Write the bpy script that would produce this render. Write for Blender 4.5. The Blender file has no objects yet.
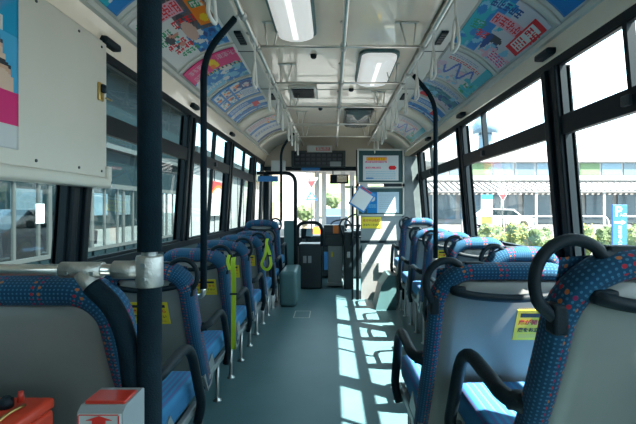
import bpy, bmesh, math, random
from mathutils import Vector, Matrix
random.seed(7)
PI = math.pi
sc = bpy.context.scene
COL = sc.collection
F = 424.0; CX = 332.0; CY = 208.0; H = 1.18      # focal length in pixels, vanishing point, eye height

def at(x, y, Y):
    return Vector(((x-CX)/F*Y, Y, H-(y-CY)/F*Y))

# ------------------------------------------------------------------ materials
MATS = {}
def newmat(name):
    m = bpy.data.materials.new(name); m.use_nodes = True
    return m, m.node_tree, m.node_tree.nodes['Principled BSDF']

def mat(name, col, rough=.5, metal=0, noise=0, scale=8, bump=0, bscale=60, spec=.5, emit=None, estr=0, coat=0):
    m, nt, b = newmat(name)
    b.inputs['Base Color'].default_value = (*col, 1)
    b.inputs['Roughness'].default_value = rough
    b.inputs['Metallic'].default_value = metal
    b.inputs['Specular IOR Level'].default_value = spec
    b.inputs['Coat Weight'].default_value = coat
    tc = nt.nodes.new('ShaderNodeTexCoord')
    if noise:
        n = nt.nodes.new('ShaderNodeTexNoise'); n.inputs['Scale'].default_value = scale; n.inputs['Detail'].default_value = 4
        nt.links.new(tc.outputs['Object'], n.inputs['Vector'])
        r = nt.nodes.new('ShaderNodeMapRange')
        r.inputs['From Min'].default_value = .3; r.inputs['From Max'].default_value = .7
        r.inputs['To Min'].default_value = 1-noise; r.inputs['To Max'].default_value = 1+noise
        nt.links.new(n.outputs['Fac'], r.inputs['Value'])
        mx = nt.nodes.new('ShaderNodeVectorMath'); mx.operation = 'SCALE'
        mx.inputs[0].default_value = col
        nt.links.new(r.outputs['Result'], mx.inputs['Scale'])
        nt.links.new(mx.outputs[0], b.inputs['Base Color'])
    if bump:
        n = nt.nodes.new('ShaderNodeTexNoise'); n.inputs['Scale'].default_value = bscale; n.inputs['Detail'].default_value = 3
        nt.links.new(tc.outputs['Object'], n.inputs['Vector'])
        bp = nt.nodes.new('ShaderNodeBump'); bp.inputs['Strength'].default_value = bump; bp.inputs['Distance'].default_value = .01
        nt.links.new(n.outputs['Fac'], bp.inputs['Height']); nt.links.new(bp.outputs['Normal'], b.inputs['Normal'])
    if emit:
        b.inputs['Emission Color'].default_value = (*emit, 1); b.inputs['Emission Strength'].default_value = estr
    MATS[name] = m
    return m

def glass(name, tint, refl=.08, rough=0.0):
    m = bpy.data.materials.new(name); m.use_nodes = True
    nt = m.node_tree; nt.nodes.clear()
    o = nt.nodes.new('ShaderNodeOutputMaterial'); mx = nt.nodes.new('ShaderNodeMixShader')
    t = nt.nodes.new('ShaderNodeBsdfTransparent'); t.inputs['Color'].default_value = (*tint, 1)
    g = nt.nodes.new('ShaderNodeBsdfGlossy'); g.inputs['Roughness'].default_value = rough
    fr = nt.nodes.new('ShaderNodeLayerWeight'); fr.inputs['Blend'].default_value = .15
    ad = nt.nodes.new('ShaderNodeMath'); ad.operation = 'MULTIPLY_ADD'; ad.inputs[1].default_value = .6; ad.inputs[2].default_value = refl
    ad.use_clamp = True
    nt.links.new(fr.outputs['Facing'], ad.inputs[0])
    m2 = nt.nodes.new('ShaderNodeMath'); m2.operation = 'POWER'; m2.inputs[1].default_value = 1.6
    nt.links.new(ad.outputs[0], m2.inputs[0])
    nt.links.new(m2.outputs[0], mx.inputs['Fac'])
    nt.links.new(t.outputs[0], mx.inputs[1]); nt.links.new(g.outputs[0], mx.inputs[2])
    nt.links.new(mx.outputs[0], o.inputs['Surface'])
    MATS[name] = m
    return m

mat('ceiling_cream', (.80,.69,.56), .22, noise=.05, scale=3, coat=.6)
mat('trim_grey', (.50,.51,.47), .35, noise=.04, scale=5)
mat('arch_cream', (.72,.65,.54), .4)
mat('frame_black', (.004,.010,.014), .48, spec=.2)
mat('rubber', (.004,.012,.018), .55, bump=.15, bscale=200, spec=.22)
mat('foam', (.003,.013,.021), .75, bump=.25, bscale=260, noise=.15, scale=30, spec=.15)
mat('chrome', (.66,.64,.60), .28, 1, noise=.05, scale=20)
mat('steel', (.42,.45,.45), .32, 1)
mat('cast', (.46,.455,.43), .42, .85, bump=.2, bscale=150)
mat('seat_shell', (.235,.245,.235), .42, noise=.07, scale=6, bump=.08, bscale=400)
mat('bracket', (.28,.32,.33), .4, .5)
mat('panel_cream', (.58,.55,.47), .32, noise=.04, scale=2.5)
mat('lower_wall', (.05,.10,.105), .5)
mat('yellow', (.80,.62,.03), .5)
mat('sticker_black', (.01,.012,.02), .5)
mat('red', (.62,.03,.02), .45)
mat('redbox', (.62,.05,.02), .38, noise=.12, scale=12)
mat('redgloss', (.50,.035,.02), .3)
mat('navy', (.02,.05,.16), .5)
mat('white', (.46,.48,.48), .45)
mat('offwhite', (.24,.27,.285), .45, noise=.04, scale=8)
mat('brass', (.55,.38,.14), .35, 1)
mat('neon', (.36,.52,.02), .6, bump=.2, bscale=300)
mat('strap_white', (.66,.66,.62), .45)
mat('diffuser', (.8,.82,.82), .5, emit=(1,.98,.93), estr=.22)
mat('tube_lamp', (.9,.9,.9), .5, emit=(1,.98,.94), estr=.5)
mat('dull_diffuser', (.10,.13,.135), .25, noise=.2, scale=8)
mat('teal_board', (.008,.055,.062), .6)
mat('teal_housing', (.055,.13,.14), .42, noise=.06, scale=6)
mat('grey_panel', (.25,.28,.285), .4, noise=.05, scale=4)
mat('metal_panel', (.40,.42,.42), .3, .6, noise=.08, scale=6)
mat('dark_panel', (.009,.020,.026), .4)
mat('led', (.012,.016,.022), .25)
mat('header_beige', (.36,.32,.26), .45, noise=.05, scale=4)
mat('blue_sign', (.02,.16,.42), .45)
mat('orange', (.6,.15,.015), .45)
mat('paper', (.66,.68,.68), .6)
mat('blue_edge', (.03,.20,.50), .45)
mat('asphalt', (.11,.11,.108), .9, noise=.12, scale=2)
mat('far_white', (.28,.28,.28), .7, noise=.03, scale=1)
mat('far_blue', (.12,.19,.25), .2)
mat('far_glass', (.10,.14,.17), .15)
mat('far_green', (.10,.16,.08), .8)
mat('awning', (.24,.24,.245), .6)
mat('ext_dark', (.006,.016,.020), .5, spec=.12)
mat('ext_grey', (.018,.028,.032), .6, noise=.08, scale=1)
mat('ext_post', (.06,.066,.066), .4)
mat('leaf_yellow', (.20,.19,.035), .7, noise=.3, scale=9)
mat('leaf_green', (.065,.10,.035), .7, noise=.3, scale=9)
mat('soil', (.16,.12,.08), .9, noise=.3, scale=1.2)
mat('sign_red', (.45,.03,.035), .5)
mat('sign_blue', (.015,.10,.36), .5)
mat('car_dark', (.03,.05,.08), .2, coat=.6)
mat('car_white', (.65,.66,.68), .25, coat=.6)
mat('tyre', (.02,.02,.02), .8)
mat('mirror', (.8,.8,.8), .04, 1)
mat('screen', (.35,.50,.60), .2)
mat('hinge_dark', (.04,.05,.06), .4, .5)
glass('glass_clear', (.95,.97,.97), .05)
glass('glass_left', (.40,.50,.51), .08)
glass('glass_door', (.75,.82,.82), .1)

# vinyl floor
m, nt, b = newmat('floor_vinyl')
tc = nt.nodes.new('ShaderNodeTexCoord')
n1 = nt.nodes.new('ShaderNodeTexNoise'); n1.inputs['Scale'].default_value = 3; n1.inputs['Detail'].default_value = 6
n2 = nt.nodes.new('ShaderNodeTexNoise'); n2.inputs['Scale'].default_value = 220; n2.inputs['Detail'].default_value = 2
cr = nt.nodes.new('ShaderNodeValToRGB')
cr.color_ramp.elements[0].position = .3; cr.color_ramp.elements[0].color = (.055,.125,.145,1)
cr.color_ramp.elements[1].position = .75; cr.color_ramp.elements[1].color = (.083,.168,.19,1)
mx = nt.nodes.new('ShaderNodeMix'); mx.data_type = 'FLOAT'; mx.inputs[0].default_value = .35
nt.links.new(tc.outputs['Object'], n1.inputs['Vector']); nt.links.new(tc.outputs['Object'], n2.inputs['Vector'])
nt.links.new(n1.outputs['Fac'], mx.inputs[2]); nt.links.new(n2.outputs['Fac'], mx.inputs[3])
nt.links.new(mx.outputs[0], cr.inputs['Fac']); nt.links.new(cr.outputs[0], b.inputs['Base Color'])
b.inputs['Roughness'].default_value = .42; b.inputs['Specular IOR Level'].default_value = .4
MATS['floor_vinyl'] = m

# seat moquette: blue with rows of coloured dots (uv in metres)
def moquette(name, base, base2, band=True):
    m, nt, b = newmat(name); N = nt.nodes; L = nt.links
    uv = N.new('ShaderNodeUVMap'); uv.uv_map = 'UVMap'
    def sc_(v, s):
        x = N.new('ShaderNodeVectorMath'); x.operation = 'MULTIPLY'; x.inputs[1].default_value = s; L.new(v, x.inputs[0]); return x.outputs[0]
    def plus(v, s):
        x = N.new('ShaderNodeVectorMath'); x.operation = 'ADD'; x.inputs[1].default_value = s; L.new(v, x.inputs[0]); return x.outputs[0]
    def vor(v):
        x = N.new('ShaderNodeTexVoronoi'); x.voronoi_dimensions = '2D'; x.inputs['Randomness'].default_value = 0; x.inputs['Scale'].default_value = 1
        L.new(v, x.inputs['Vector']); return x
    def lt(v, t):
        x = N.new('ShaderNodeMath'); x.operation = 'LESS_THAN'; x.inputs[1].default_value = t; L.new(v, x.inputs[0]); return x.outputs[0]
    def mul(a, c):
        x = N.new('ShaderNodeMath'); x.operation = 'MULTIPLY'; L.new(a, x.inputs[0]); L.new(c, x.inputs[1]); return x.outputs[0]
    def mix(f, a, c):
        x = N.new('ShaderNodeMix'); x.data_type = 'RGBA'
        L.new(f, x.inputs[0])
        for s, val in ((6, a), (7, c)):
            if isinstance(val, tuple): x.inputs[s].default_value = (*val, 1)
            else: L.new(val, x.inputs[s])
        return x.outputs[2]
    nz = N.new('ShaderNodeTexNoise'); nz.inputs['Scale'].default_value = 25; L.new(uv.outputs[0], nz.inputs['Vector'])
    ground = mix(nz.outputs['Fac'], base, base2)
    # fine pale flecks
    v1 = vor(sc_(uv.outputs[0], (95, 95, 95)))
    c = mix(lt(v1.outputs['Distance'], .24), ground, (.03,.13,.23))
    # bigger warm dots in every few columns
    v2 = vor(sc_(uv.outputs[0], (56, 56, 56)))
    sep = N.new('ShaderNodeSeparateXYZ'); L.new(plus(sc_(uv.outputs[0], (56/6, 56, 1)), (.5/6,.5,0)), sep.inputs[0])
    fr = N.new('ShaderNodeMath'); fr.operation = 'FRACT'; L.new(sep.outputs[0 if band else 0], fr.inputs[0])
    msk = lt(fr.outputs[0], .34)
    wn = N.new('ShaderNodeTexWhiteNoise'); wn.noise_dimensions = '2D'
    fl = N.new('ShaderNodeVectorMath'); fl.operation = 'FLOOR'; L.new(plus(sc_(uv.outputs[0], (56, 56, 56)), (.5,.5,0)), fl.inputs[0]); L.new(fl.outputs[0], wn.inputs['Vector'])
    ramp = N.new('ShaderNodeValToRGB'); ramp.color_ramp.interpolation = 'CONSTANT'
    e = ramp.color_ramp.elements; e[0].color = (.32,.02,.035,1); e[1].position = .4; e[1].color = (.36,.12,.04,1)
    x = e.new(.7); x.color = (.20,.02,.08,1)
    L.new(wn.outputs['Value'], ramp.inputs['Fac'])
    c = mix(mul(lt(v2.outputs['Distance'], .24), msk), c, ramp.outputs[0])
    L.new(c, b.inputs['Base Color']); b.inputs['Roughness'].default_value = .85; b.inputs['Sheen Weight'].default_value = .06
    b.inputs['Specular IOR Level'].default_value = .2
    MATS[name] = m
moquette('moquette', (.005,.036,.080), (.008,.060,.125))
m, nt, b = newmat('cushion_fabric')
tc = nt.nodes.new('ShaderNodeTexCoord'); w = nt.nodes.new('ShaderNodeTexWave'); w.inputs['Scale'].default_value = 14; w.inputs['Distortion'].default_value = .6
cr = nt.nodes.new('ShaderNodeValToRGB'); cr.color_ramp.elements[0].color = (.013,.12,.27,1); cr.color_ramp.elements[1].color = (.022,.18,.36,1)
e = cr.color_ramp.elements.new(.08); e.color = (.18,.05,.22,1); e = cr.color_ramp.elements.new(.14); e.color = (.013,.12,.27,1)
nt.links.new(tc.outputs['Object'], w.inputs['Vector']); nt.links.new(w.outputs['Fac'], cr.inputs['Fac']); nt.links.new(cr.outputs[0], b.inputs['Base Color'])
b.inputs['Roughness'].default_value = .85; MATS['cushion_fabric'] = m
# printed paper: colours come from the print itself
m, nt, b = newmat('print')
a = nt.nodes.new('ShaderNodeVertexColor'); a.layer_name = 'ink'
nt.links.new(a.outputs['Color'], b.inputs['Base Color']); b.inputs['Roughness'].default_value = .4; b.inputs['Specular IOR Level'].default_value = .25
MATS['print'] = m

# ------------------------------------------------------------------ mesh builder
class MB:
    def __init__(s):
        s.bm = bmesh.new(); s.uv = s.bm.loops.layers.uv.new('UVMap'); s.mats = []
    def mi(s, name):
        if name not in s.mats: s.mats.append(name)
        return s.mats.index(name)
    def hexa(s, p, mt, bev=0, seg=2):
        v = [s.bm.verts.new(q) for q in p]
        fs = [(0,3,2,1),(4,5,6,7),(0,1,5,4),(1,2,6,5),(2,3,7,6),(3,0,4,7)]
        i = s.mi(mt); faces = []
        for f in fs:
            g = s.bm.faces.new([v[k] for k in f]); g.material_index = i; faces.append(g)
        if bev:
            es = list({e for f in faces for e in f.edges})
            r = bmesh.ops.bevel(s.bm, geom=es, offset=bev, segments=seg, profile=.6, affect='EDGES', clamp_overlap=True)
            for f in r['faces']: f.smooth = True; f.material_index = i
        return s
    def box(s, x0,x1,y0,y1,z0,z1, mt, bev=0, seg=2):
        return s.hexa([(x0,y0,z0),(x1,y0,z0),(x1,y1,z0),(x0,y1,z0),(x0,y0,z1),(x1,y0,z1),(x1,y1,z1),(x0,y1,z1)], mt, bev, seg)
    def prism(s, poly, axis, a0, a1, mt, smooth=False):
        # poly: list of 2d points; axis 'x' (poly=(y,z)), 'y' (poly=(x,z)), 'z' (poly=(x,y))
        def P(q, a): return {'x':(a,q[0],q[1]), 'y':(q[0],a,q[1]), 'z':(q[0],q[1],a)}[axis]
        A = [s.bm.verts.new(P(q,a0)) for q in poly]; B = [s.bm.verts.new(P(q,a1)) for q in poly]
        i = s.mi(mt); n = len(poly)
        for f in (A, B[::-1]):
            g = s.bm.faces.new(f); g.material_index = i
        for k in range(n):
            g = s.bm.faces.new([A[k],B[k],B[(k+1)%n],A[(k+1)%n]]); g.material_index = i; g.smooth = smooth
        return s
    def sweep(s, pts, section, mt, closed=False, caps=True, up=None, uvs=True, smooth=True):
        """section(i,t)-> list of (a,b) offsets; frame is parallel transported"""
        pts = [Vector(p) for p in pts]; n = len(pts)
        T = []
        for i in range(n):
            if closed: d = pts[(i+1)%n]-pts[i-1]
            else: d = pts[min(i+1,n-1)]-pts[max(i-1,0)]
            T.append(d.normalized())
        nrm = Vector(up) if up else (Vector((0,0,1)) if abs(T[0].z) < .9 else Vector((0,1,0)))
        nrm = (nrm - T[0]*nrm.dot(T[0])).normalized()
        rings = []; L = 0; Ls = []
        for i in range(n):
            if i:
                L += (pts[i]-pts[i-1]).length
                q = T[i-1].rotation_difference(T[i]); nrm = q @ nrm
                nrm = (nrm - T[i]*nrm.dot(T[i])).normalized()
            Ls.append(L)
            bn = T[i].cross(nrm)
            sec = section(i, i/(n-1) if n > 1 else 0)
            rings.append([s.bm.verts.new(pts[i]+nrm*a+bn*b_) for a,b_ in sec])
        m_ = len(rings[0]); i_ = s.mi(mt)
        sec = section(0,0); per = [0]
        for k in range(m_):
            a, b_ = sec[k], sec[(k+1)%m_]; per.append(per[-1]+math.hypot(a[0]-b_[0], a[1]-b_[1]))
        R = range(n) if closed else range(n-1)
        for i in R:
            j = (i+1)%n
            for k in range(m_):
                kk = (k+1)%m_
                g = s.bm.faces.new([rings[i][k],rings[i][kk],rings[j][kk],rings[j][k]]); g.material_index = i_; g.smooth = smooth
                u0, u1 = Ls[i], Ls[j] if j else Ls[i]+.02
                for lp, c in zip(g.loops, ((u0,per[k]),(u0,per[k+1]),(u1,per[k+1]),(u1,per[k]))): lp[s.uv].uv = c
        if caps and not closed:
            g = s.bm.faces.new(rings[0][::-1]); g.material_index = i_
            g = s.bm.faces.new(rings[-1]); g.material_index = i_
        return s
    def tube(s, pts, r, mt, seg=12, closed=False, sx=1, spline=0, up=None, caps=True):
        if spline: pts = crv(pts, spline, closed)
        def sec(i, t):
            rr = r(t) if callable(r) else r
            return [(rr*math.cos(2*PI*k/seg), rr*sx*math.sin(2*PI*k/seg)) for k in range(seg)]
        return s.sweep(pts, sec, mt, closed, caps, up)
    def lathe(s, prof, c, mt, seg=20, axis='z'):
        c = Vector(c); i_ = s.mi(mt); rings = []
        for r, h in prof:
            ring = []
            for k in range(seg):
                a = 2*PI*k/seg; x, y = r*math.cos(a), r*math.sin(a)
                p = {'z':Vector((x,y,h)),'y':Vector((x,h,y)),'x':Vector((h,x,y))}[axis]
                ring.append(s.bm.verts.new(c+p))
            rings.append(ring)
        for a, b_ in zip(rings, rings[1:]):
            for k in range(seg):
                g = s.bm.faces.new([a[k],a[(k+1)%seg],b_[(k+1)%seg],b_[k]]); g.material_index = i_; g.smooth = True
        for ring in (rings[0][::-1], rings[-1]):
            g = s.bm.faces.new(ring); g.material_index = i_
        return s
    def quad(s, p, mt, uv=None):
        v = [s.bm.verts.new(q) for q in p]; g = s.bm.faces.new(v); g.material_index = s.mi(mt)
        if uv:
            for lp, c in zip(g.loops, uv): lp[s.uv].uv = c
        return s
    def build(s, name, parent=None, loc=None):
        bmesh.ops.recalc_face_normals(s.bm, faces=s.bm.faces[:])
        me = bpy.data.meshes.new(name); s.bm.to_mesh(me); s.bm.free()
        for n in s.mats: me.materials.append(MATS[n])
        o = bpy.data.objects.new(name, me); COL.objects.link(o)
        if parent:
            o.parent = parent
        if loc is not None:
            if not parent:
                me.transform(Matrix.Translation(-Vector(loc)))
                o.location = loc
        return o

def crv(pts, n=8, closed=False):
    """Catmull-Rom"""
    P = [Vector(p) for p in pts]; out = []; m_ = len(P)
    rng = range(m_ if closed else m_-1)
    for i in rng:
        p1, p2 = P[i], P[(i+1)%m_]
        p0 = P[i-1] if (i or closed) else p1*2-p2
        p3 = P[(i+2)%m_] if (i+2 < m_ or closed) else p2*2-p1
        for k in range(n):
            t = k/n
            out.append(.5*((2*p1)+(p2-p0)*t+(2*p0-5*p1+4*p2-p3)*t*t+(3*p1-p0-3*p2+p3)*t**3))
    if not closed: out.append(P[-1])
    return out

def fillet(pts, r, n=6):
    P = [Vector(p) for p in pts]; out = [P[0]]
    for i in range(1, len(P)-1):
        a, b_, c = P[i-1], P[i], P[i+1]
        d1, d2 = (a-b_), (c-b_); rr = min(r, d1.length*.49, d2.length*.49)
        s_, e_ = b_+d1.normalized()*rr, b_+d2.normalized()*rr
        for k in range(n+1):
            t = k/n; out.append(s_*(1-t)**2 + b_*2*t*(1-t) + e_*t*t)
    out.append(P[-1]); return out

def empty(name, loc, label, cat, group=None):
    o = bpy.data.objects.new(name, None); COL.objects.link(o); o.location = loc; o.empty_display_size = .1
    return tag(o, label, cat, group)
def tag(o, label, cat, group=None):
    o['label'] = label; o['category'] = cat
    if group: o['group'] = group
    return o
def struct(name, mb):
    o = mb.build(name); o['kind'] = 'structure'; return o
def text_mesh(txt, size, mt, name, parent, M, ext=.0006, align='CENTER'):
    c = bpy.data.curves.new(name, 'FONT'); c.body = txt; c.size = size; c.extrude = ext; c.align_x = align; c.align_y = 'CENTER'
    c.resolution_u = 2; c.offset = size*.02
    t = bpy.data.objects.new(name, c); COL.objects.link(t)
    bpy.context.view_layer.update()
    dg = bpy.context.evaluated_depsgraph_get()
    me = bpy.data.meshes.new_from_object(t.evaluated_get(dg))
    bpy.data.objects.remove(t); bpy.data.curves.remove(c)
    me.transform(M); me.materials.clear(); me.materials.append(MATS[mt])
    o = bpy.data.objects.new(name, me); COL.objects.link(o)
    if parent: o.parent = parent
    return o
UPRIGHT = Matrix.Rotation(PI/2, 4, 'X')         # text reads from the -Y side
def placed(x, y, z): return Matrix.Translation((x,y,z)) @ UPRIGHT
def dup(root, loc, label=None, group=None):
    r = root.copy(); COL.objects.link(r); r.location = loc
    if label: r['label'] = label
    if group: r['group'] = group
    for ch in list(root.children):
        c = ch.copy(); COL.objects.link(c); c.parent = r
        for g in ch.children:
            d = g.copy(); COL.objects.link(d); d.parent = c
    return r

# ------------------------------------------------------------------ the bus body
XL, XR = -1.13, 1.17
def wx(z, side):            # inner face of the side wall; leans in above the sill
    t = max(0, min(1, (z-1.0)/.95))
    return (XL+.07*t) if side < 0 else (XR-.085*t)
def wbox(mb, side, y0, y1, z0, z1, mt, proud=0, thick=.06, bev=0):
    a0, a1 = wx(z0,side)-side*proud, wx(z1,side)-side*proud
    b0, b1 = wx(z0,side)+side*thick, wx(z1,side)+side*thick
    if side < 0: a0,b0,a1,b1 = b0,a0,b1,a1
    mb.hexa([(a0,y0,z0),(b0,y0,z0),(b0,y1,z0),(a0,y1,z0),(a1,y0,z1),(b1,y0,z1),(b1,y1,z1),(a1,y1,z1)], mt, bev)
Y0, Y1 = -3.0, 7.55
SILL, TOP, MID0, MID1 = .93, 1.874, 1.535, 1.625

mb = MB(); mb.box(XL-.06, XR+.06, Y0, Y1, -.06, 0, 'floor_vinyl')
mb.box(-.42,-.24, 4.55,4.56, 0,.0015,'trim_grey'); mb.box(-.42,-.24, 4.85,4.86, 0,.0015,'trim_grey')
mb.box(-.25,-.24, 4.55,4.86, 0,.0015,'trim_grey'); mb.box(-.42,-.41, 4.55,4.86, 0,.0015,'trim_grey')
struct('floor', mb)

CC = .05
mb = MB()
mb.box(-.50,.60, Y0, 6.75, 2.30, 2.36, 'ceiling_cream')
for y in (.9, 1.85, 2.93, 4.0, 4.72, 5.75): mb.box(-.49,.59, y, y+.012, 2.296, 2.305, 'trim_grey')
struct('ceiling', mb)

COVE = {-1: ((-.62,2.245), (-1.0,2.035), (-.86,2.20)), 1: ((.74,2.245), (1.075,2.03), (.95,2.19))}
def cove(side, t, off=0):
    a, c, m_ = [Vector((*p, 0)) for p in COVE[side]]
    p = a*(1-t)**2 + m_*2*t*(1-t) + c*t*t
    d = ((m_-a)*(1-t)+(c-m_)*t).normalized(); n = Vector((-d.y, d.x, 0))
    if n.y > 0: n = -n
    return p.x+n.x*off, p.y+n.y*off
tn = 0
for side in (-1, 1):
    pts = [cove(side, t/10) for t in range(11)]
    out = [cove(side, t/10, -.05) for t in range(10,-1,-1)]
    mb = MB(); mb.prism(pts+out, 'y', Y0, 6.75, 'trim_grey', True)
    # ribs between the poster holders
    tn += 1; struct('trim_%d'%tn, mb)
    mb = MB()
    for y in (1.98, 2.73, 3.38, 1.22):
        mb.prism([cove(side,t/10,.006) for t in range(11)]+[cove(side,t/10,-.004) for t in range(10,-1,-1)], 'y', y-.012, y+.012, 'trim_grey', True)
    for y, w_ in ((4.42,.26), (5.75,.2)):
        mb.prism([cove(side,t/10,.02) for t in range(11)]+[cove(side,t/10,-.004) for t in range(10,-1,-1)], 'y', y, y+w_, 'arch_cream', True)
    tn += 1; struct('trim_%d'%tn, mb)
    # flat strip carrying the rails
    xi = -.50 if side < 0 else .60; xo = COVE[side][0][0]
    s1, s2 = sorted((xi+side*.02, xo+side*.01))
    mb = MB(); mb.box(s1, s2, Y0, 6.75, 2.235, 2.36, 'trim_grey', .008)
    for y in (.9, 1.95, 2.85, 3.75): mb.box(s1-.001, s2+.001, y, y+.008, 2.232, 2.25, 'hinge_dark')
    tn += 1; struct('trim_%d'%tn, mb)
    # sloping strip from cove down to the window head
    a = COVE[side][1]; w1 = wx(1.91, side)
    pl = [a, (a[0]+side*.03,a[1]+.05), (w1+side*.05, 2.10), (w1+side*.02,1.908), (w1,1.908), (w1-side*.006,1.92), (a[0]+side*.012, a[1]-.012)]
    mb = MB(); mb.prism(pl, 'y', Y0, 6.75, 'ceiling_cream')
    mb.prism([(a[0]-side*.012,a[1]+.004),(a[0]-side*.008,a[1]-.02),(a[0]+side*.02,a[1]-.022),(a[0]+side*.02,a[1])], 'y', Y0, 6.75, 'trim_grey')
    tn += 1; struct('trim_%d'%tn, mb)
mb = MB(); mb.box(XL-.06, XR+.06, Y0, Y1, 2.37, 2.42, 'ceiling_cream'); struct('roof', mb)

PIL = {-1: [-2.6,-1.1,.5,1.86,3.23,4.52,5.86], 1: [-2.5,-.95,.6,2.12,3.64,5.33,7.45]}
wn = 0
for side in (-1, 1):
    yend = 5.93 if side < 0 else Y1
    mb = MB()
    wbox(mb, side, Y0, yend, 0, SILL-.03, 'lower_wall')
    wbox(mb, side, Y0, yend, SILL-.04, SILL, 'frame_black', .02)
    wbox(mb, side, Y0, Y1, TOP, 1.91, 'frame_black', .006, .02)
    if side < 0: wbox(mb, side, 7.2, Y1, 0, TOP, 'frame_black')
    for y in PIL[side]:
        wbox(mb, side, y-.07, y+.07, SILL, TOP, 'frame_black', .0)
        wbox(mb, side, y-.07, y-.025, SILL, TOP, 'frame_black', .018, bev=.006)
        wbox(mb, side, y+.025, y+.07, SILL, TOP, 'frame_black', .018, bev=.006)
    if side < 0: wbox(mb, side, Y0, -1.1, SILL, TOP, 'lower_wall'); wbox(mb, side, -1.1, .5, SILL, TOP, 'lower_wall')  # unseen rear left bays closed with solid panels to cut light from there
    struct('wall_left' if side < 0 else 'wall_right', mb)
    for i, (a, c) in enumerate(zip(PIL[side], PIL[side][1:])):
        if side < 0 and i < 2: continue
        wn += 1
        a += .07; c -= .07
        r = bpy.data.objects.new('window_%d'%wn, None); COL.objects.link(r); r['kind'] = 'structure'
        r.location = (wx(1.4,side), (a+c)/2, SILL)
        mb = MB(); t_ = .016
        wbox(mb, side, a, c, MID0, MID1, 'frame_black', .012, .016)
        wbox(mb, side, a, a+t_, SILL, TOP, 'frame_black', .0, .03); wbox(mb, side, c-t_, c, SILL, TOP, 'frame_black', .0, .03)
        wbox(mb, side, a, c, TOP-.008, TOP, 'frame_black', 0, .02); wbox(mb, side, a, c, SILL, SILL+t_, 'frame_black', 0, .03)
        dv = a+(c-a)*(.52 if side < 0 else .66)
        wbox(mb, side, dv-.012, dv+.012, MID1, TOP, 'frame_black', .004, .03)
        if side < 0 and i > 3: wbox(mb, side, dv-.012, dv+.012, SILL, MID0, 'frame_black', 0, .03)
        f = mb.build('window_frame'); f.parent = r; f.matrix_parent_inverse = Matrix.Translation(-r.location)
        gm = 'glass_left' if side < 0 else 'glass_clear'
        for z0, z1, nm in ((SILL, MID0, 'lower_pane'), (MID1, TOP, 'upper_pane')):
            mb = MB()
            d = .02*side
            mb.quad([(wx(z0,side)+d,a,z0),(wx(z0,side)+d,c,z0),(wx(z1,side)+d,c,z1),(wx(z1,side)+d,a,z1)], gm)
            p = mb.build(nm); p.parent = r; p.matrix_parent_inverse = Matrix.Translation(-r.location)
        # little catch on the mid rail
        if i in (2,3,4):
            mb = MB(); cy = dv
            x0, x1 = sorted((wx(1.58,side)-side*.03, wx(1.58,side)-side*.01)); mb.box(x0,x1, cy-.02,cy+.02, 1.56,1.60,'hinge_dark',.004)
            p = mb.build('catch'); p.parent = r; p.matrix_parent_inverse = Matrix.Translation(-r.location)
# unseen rear wall behind the viewer; window narrowed and offset right to shape the light
mb = MB()
mb.box(XL-.06,XR+.06,Y0-.06,Y0,0,1.25,'lower_wall'); mb.box(XL-.06,XR+.06,Y0-.06,Y0,1.9,2.42,'ceiling_cream')
mb.box(XL-.06,-.45,Y0-.06,Y0,1.25,1.9,'frame_black'); mb.box(1.0,XR+.06,Y0-.06,Y0,1.25,1.9,'frame_black')
struct('wall_rear', mb)
# front: header bulkhead, windscreen frame, dash
mb = MB()
mb.box(XL+.05, XR-.05, 6.70, 6.78, 1.80, 2.37, 'header_beige', .01)
mb.box(XL, XR, 6.78, Y1, 1.82, 1.87, 'dark_panel')
mb.box(XL, XR, 6.66, 6.70, 1.765, 1.83, 'frame_black', .008)
mb.box(XL-.06, XR+.06, Y1, Y1+.06, 1.85, 2.42, 'ceiling_cream')
mb.box(XL-.06, XR+.06, Y1, Y1+.06, 0, .66, 'dark_panel')
mb.box(XL-.06, XL+.06, Y1, Y1+.06, .66, 1.85, 'frame_black'); mb.box(XR-.06, XR+.06, Y1, Y1+.06, .66, 1.85, 'frame_black')
struct('wall_front', mb)
r = bpy.data.objects.new('window_%d'%(wn+1), None); COL.objects.link(r); r['kind'] = 'structure'; r.location = (0,Y1,.8)
mb = MB(); mb.quad([(XL+.05,Y1+.03,.66),(XR-.05,Y1+.03,.66),(XR-.05,Y1+.03,1.86),(XL+.05,Y1+.03,1.86)],'glass_clear')
p = mb.build('pane'); p.parent = r; p.matrix_parent_inverse = Matrix.Translation(-r.location)
# front entrance door (left)
r = bpy.data.objects.new('door_1', None); COL.objects.link(r); r['kind'] = 'structure'; r.location = (XL,6.55,0)
mb = MB()
for y0,y1 in ((5.95,6.02),(6.52,6.58),(6.62,6.68),(7.13,7.2)): wbox(mb,-1,y0,y1,0,1.9,'frame_black',0,.04)
wbox(mb,-1,5.95,7.2,0,.2,'frame_black',0,.04); wbox(mb,-1,5.95,7.2,.95,1.0,'frame_black',0,.04); wbox(mb,-1,5.95,7.2,1.85,1.9,'frame_black',0,.04)
p = mb.build('door_frame'); p.parent = r; p.matrix_parent_inverse = Matrix.Translation(-r.location)
for a,c in ((6.02,6.52),(6.68,7.13)):
    mb = MB(); mb.quad([(XL-.02,a,.2),(XL-.02,c,.2),(XL+.045,c,1.85),(XL+.045,a,1.85)],'glass_door')
    p = mb.build('pane'); p.parent = r; p.matrix_parent_inverse = Matrix.Translation(-r.location)

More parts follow.
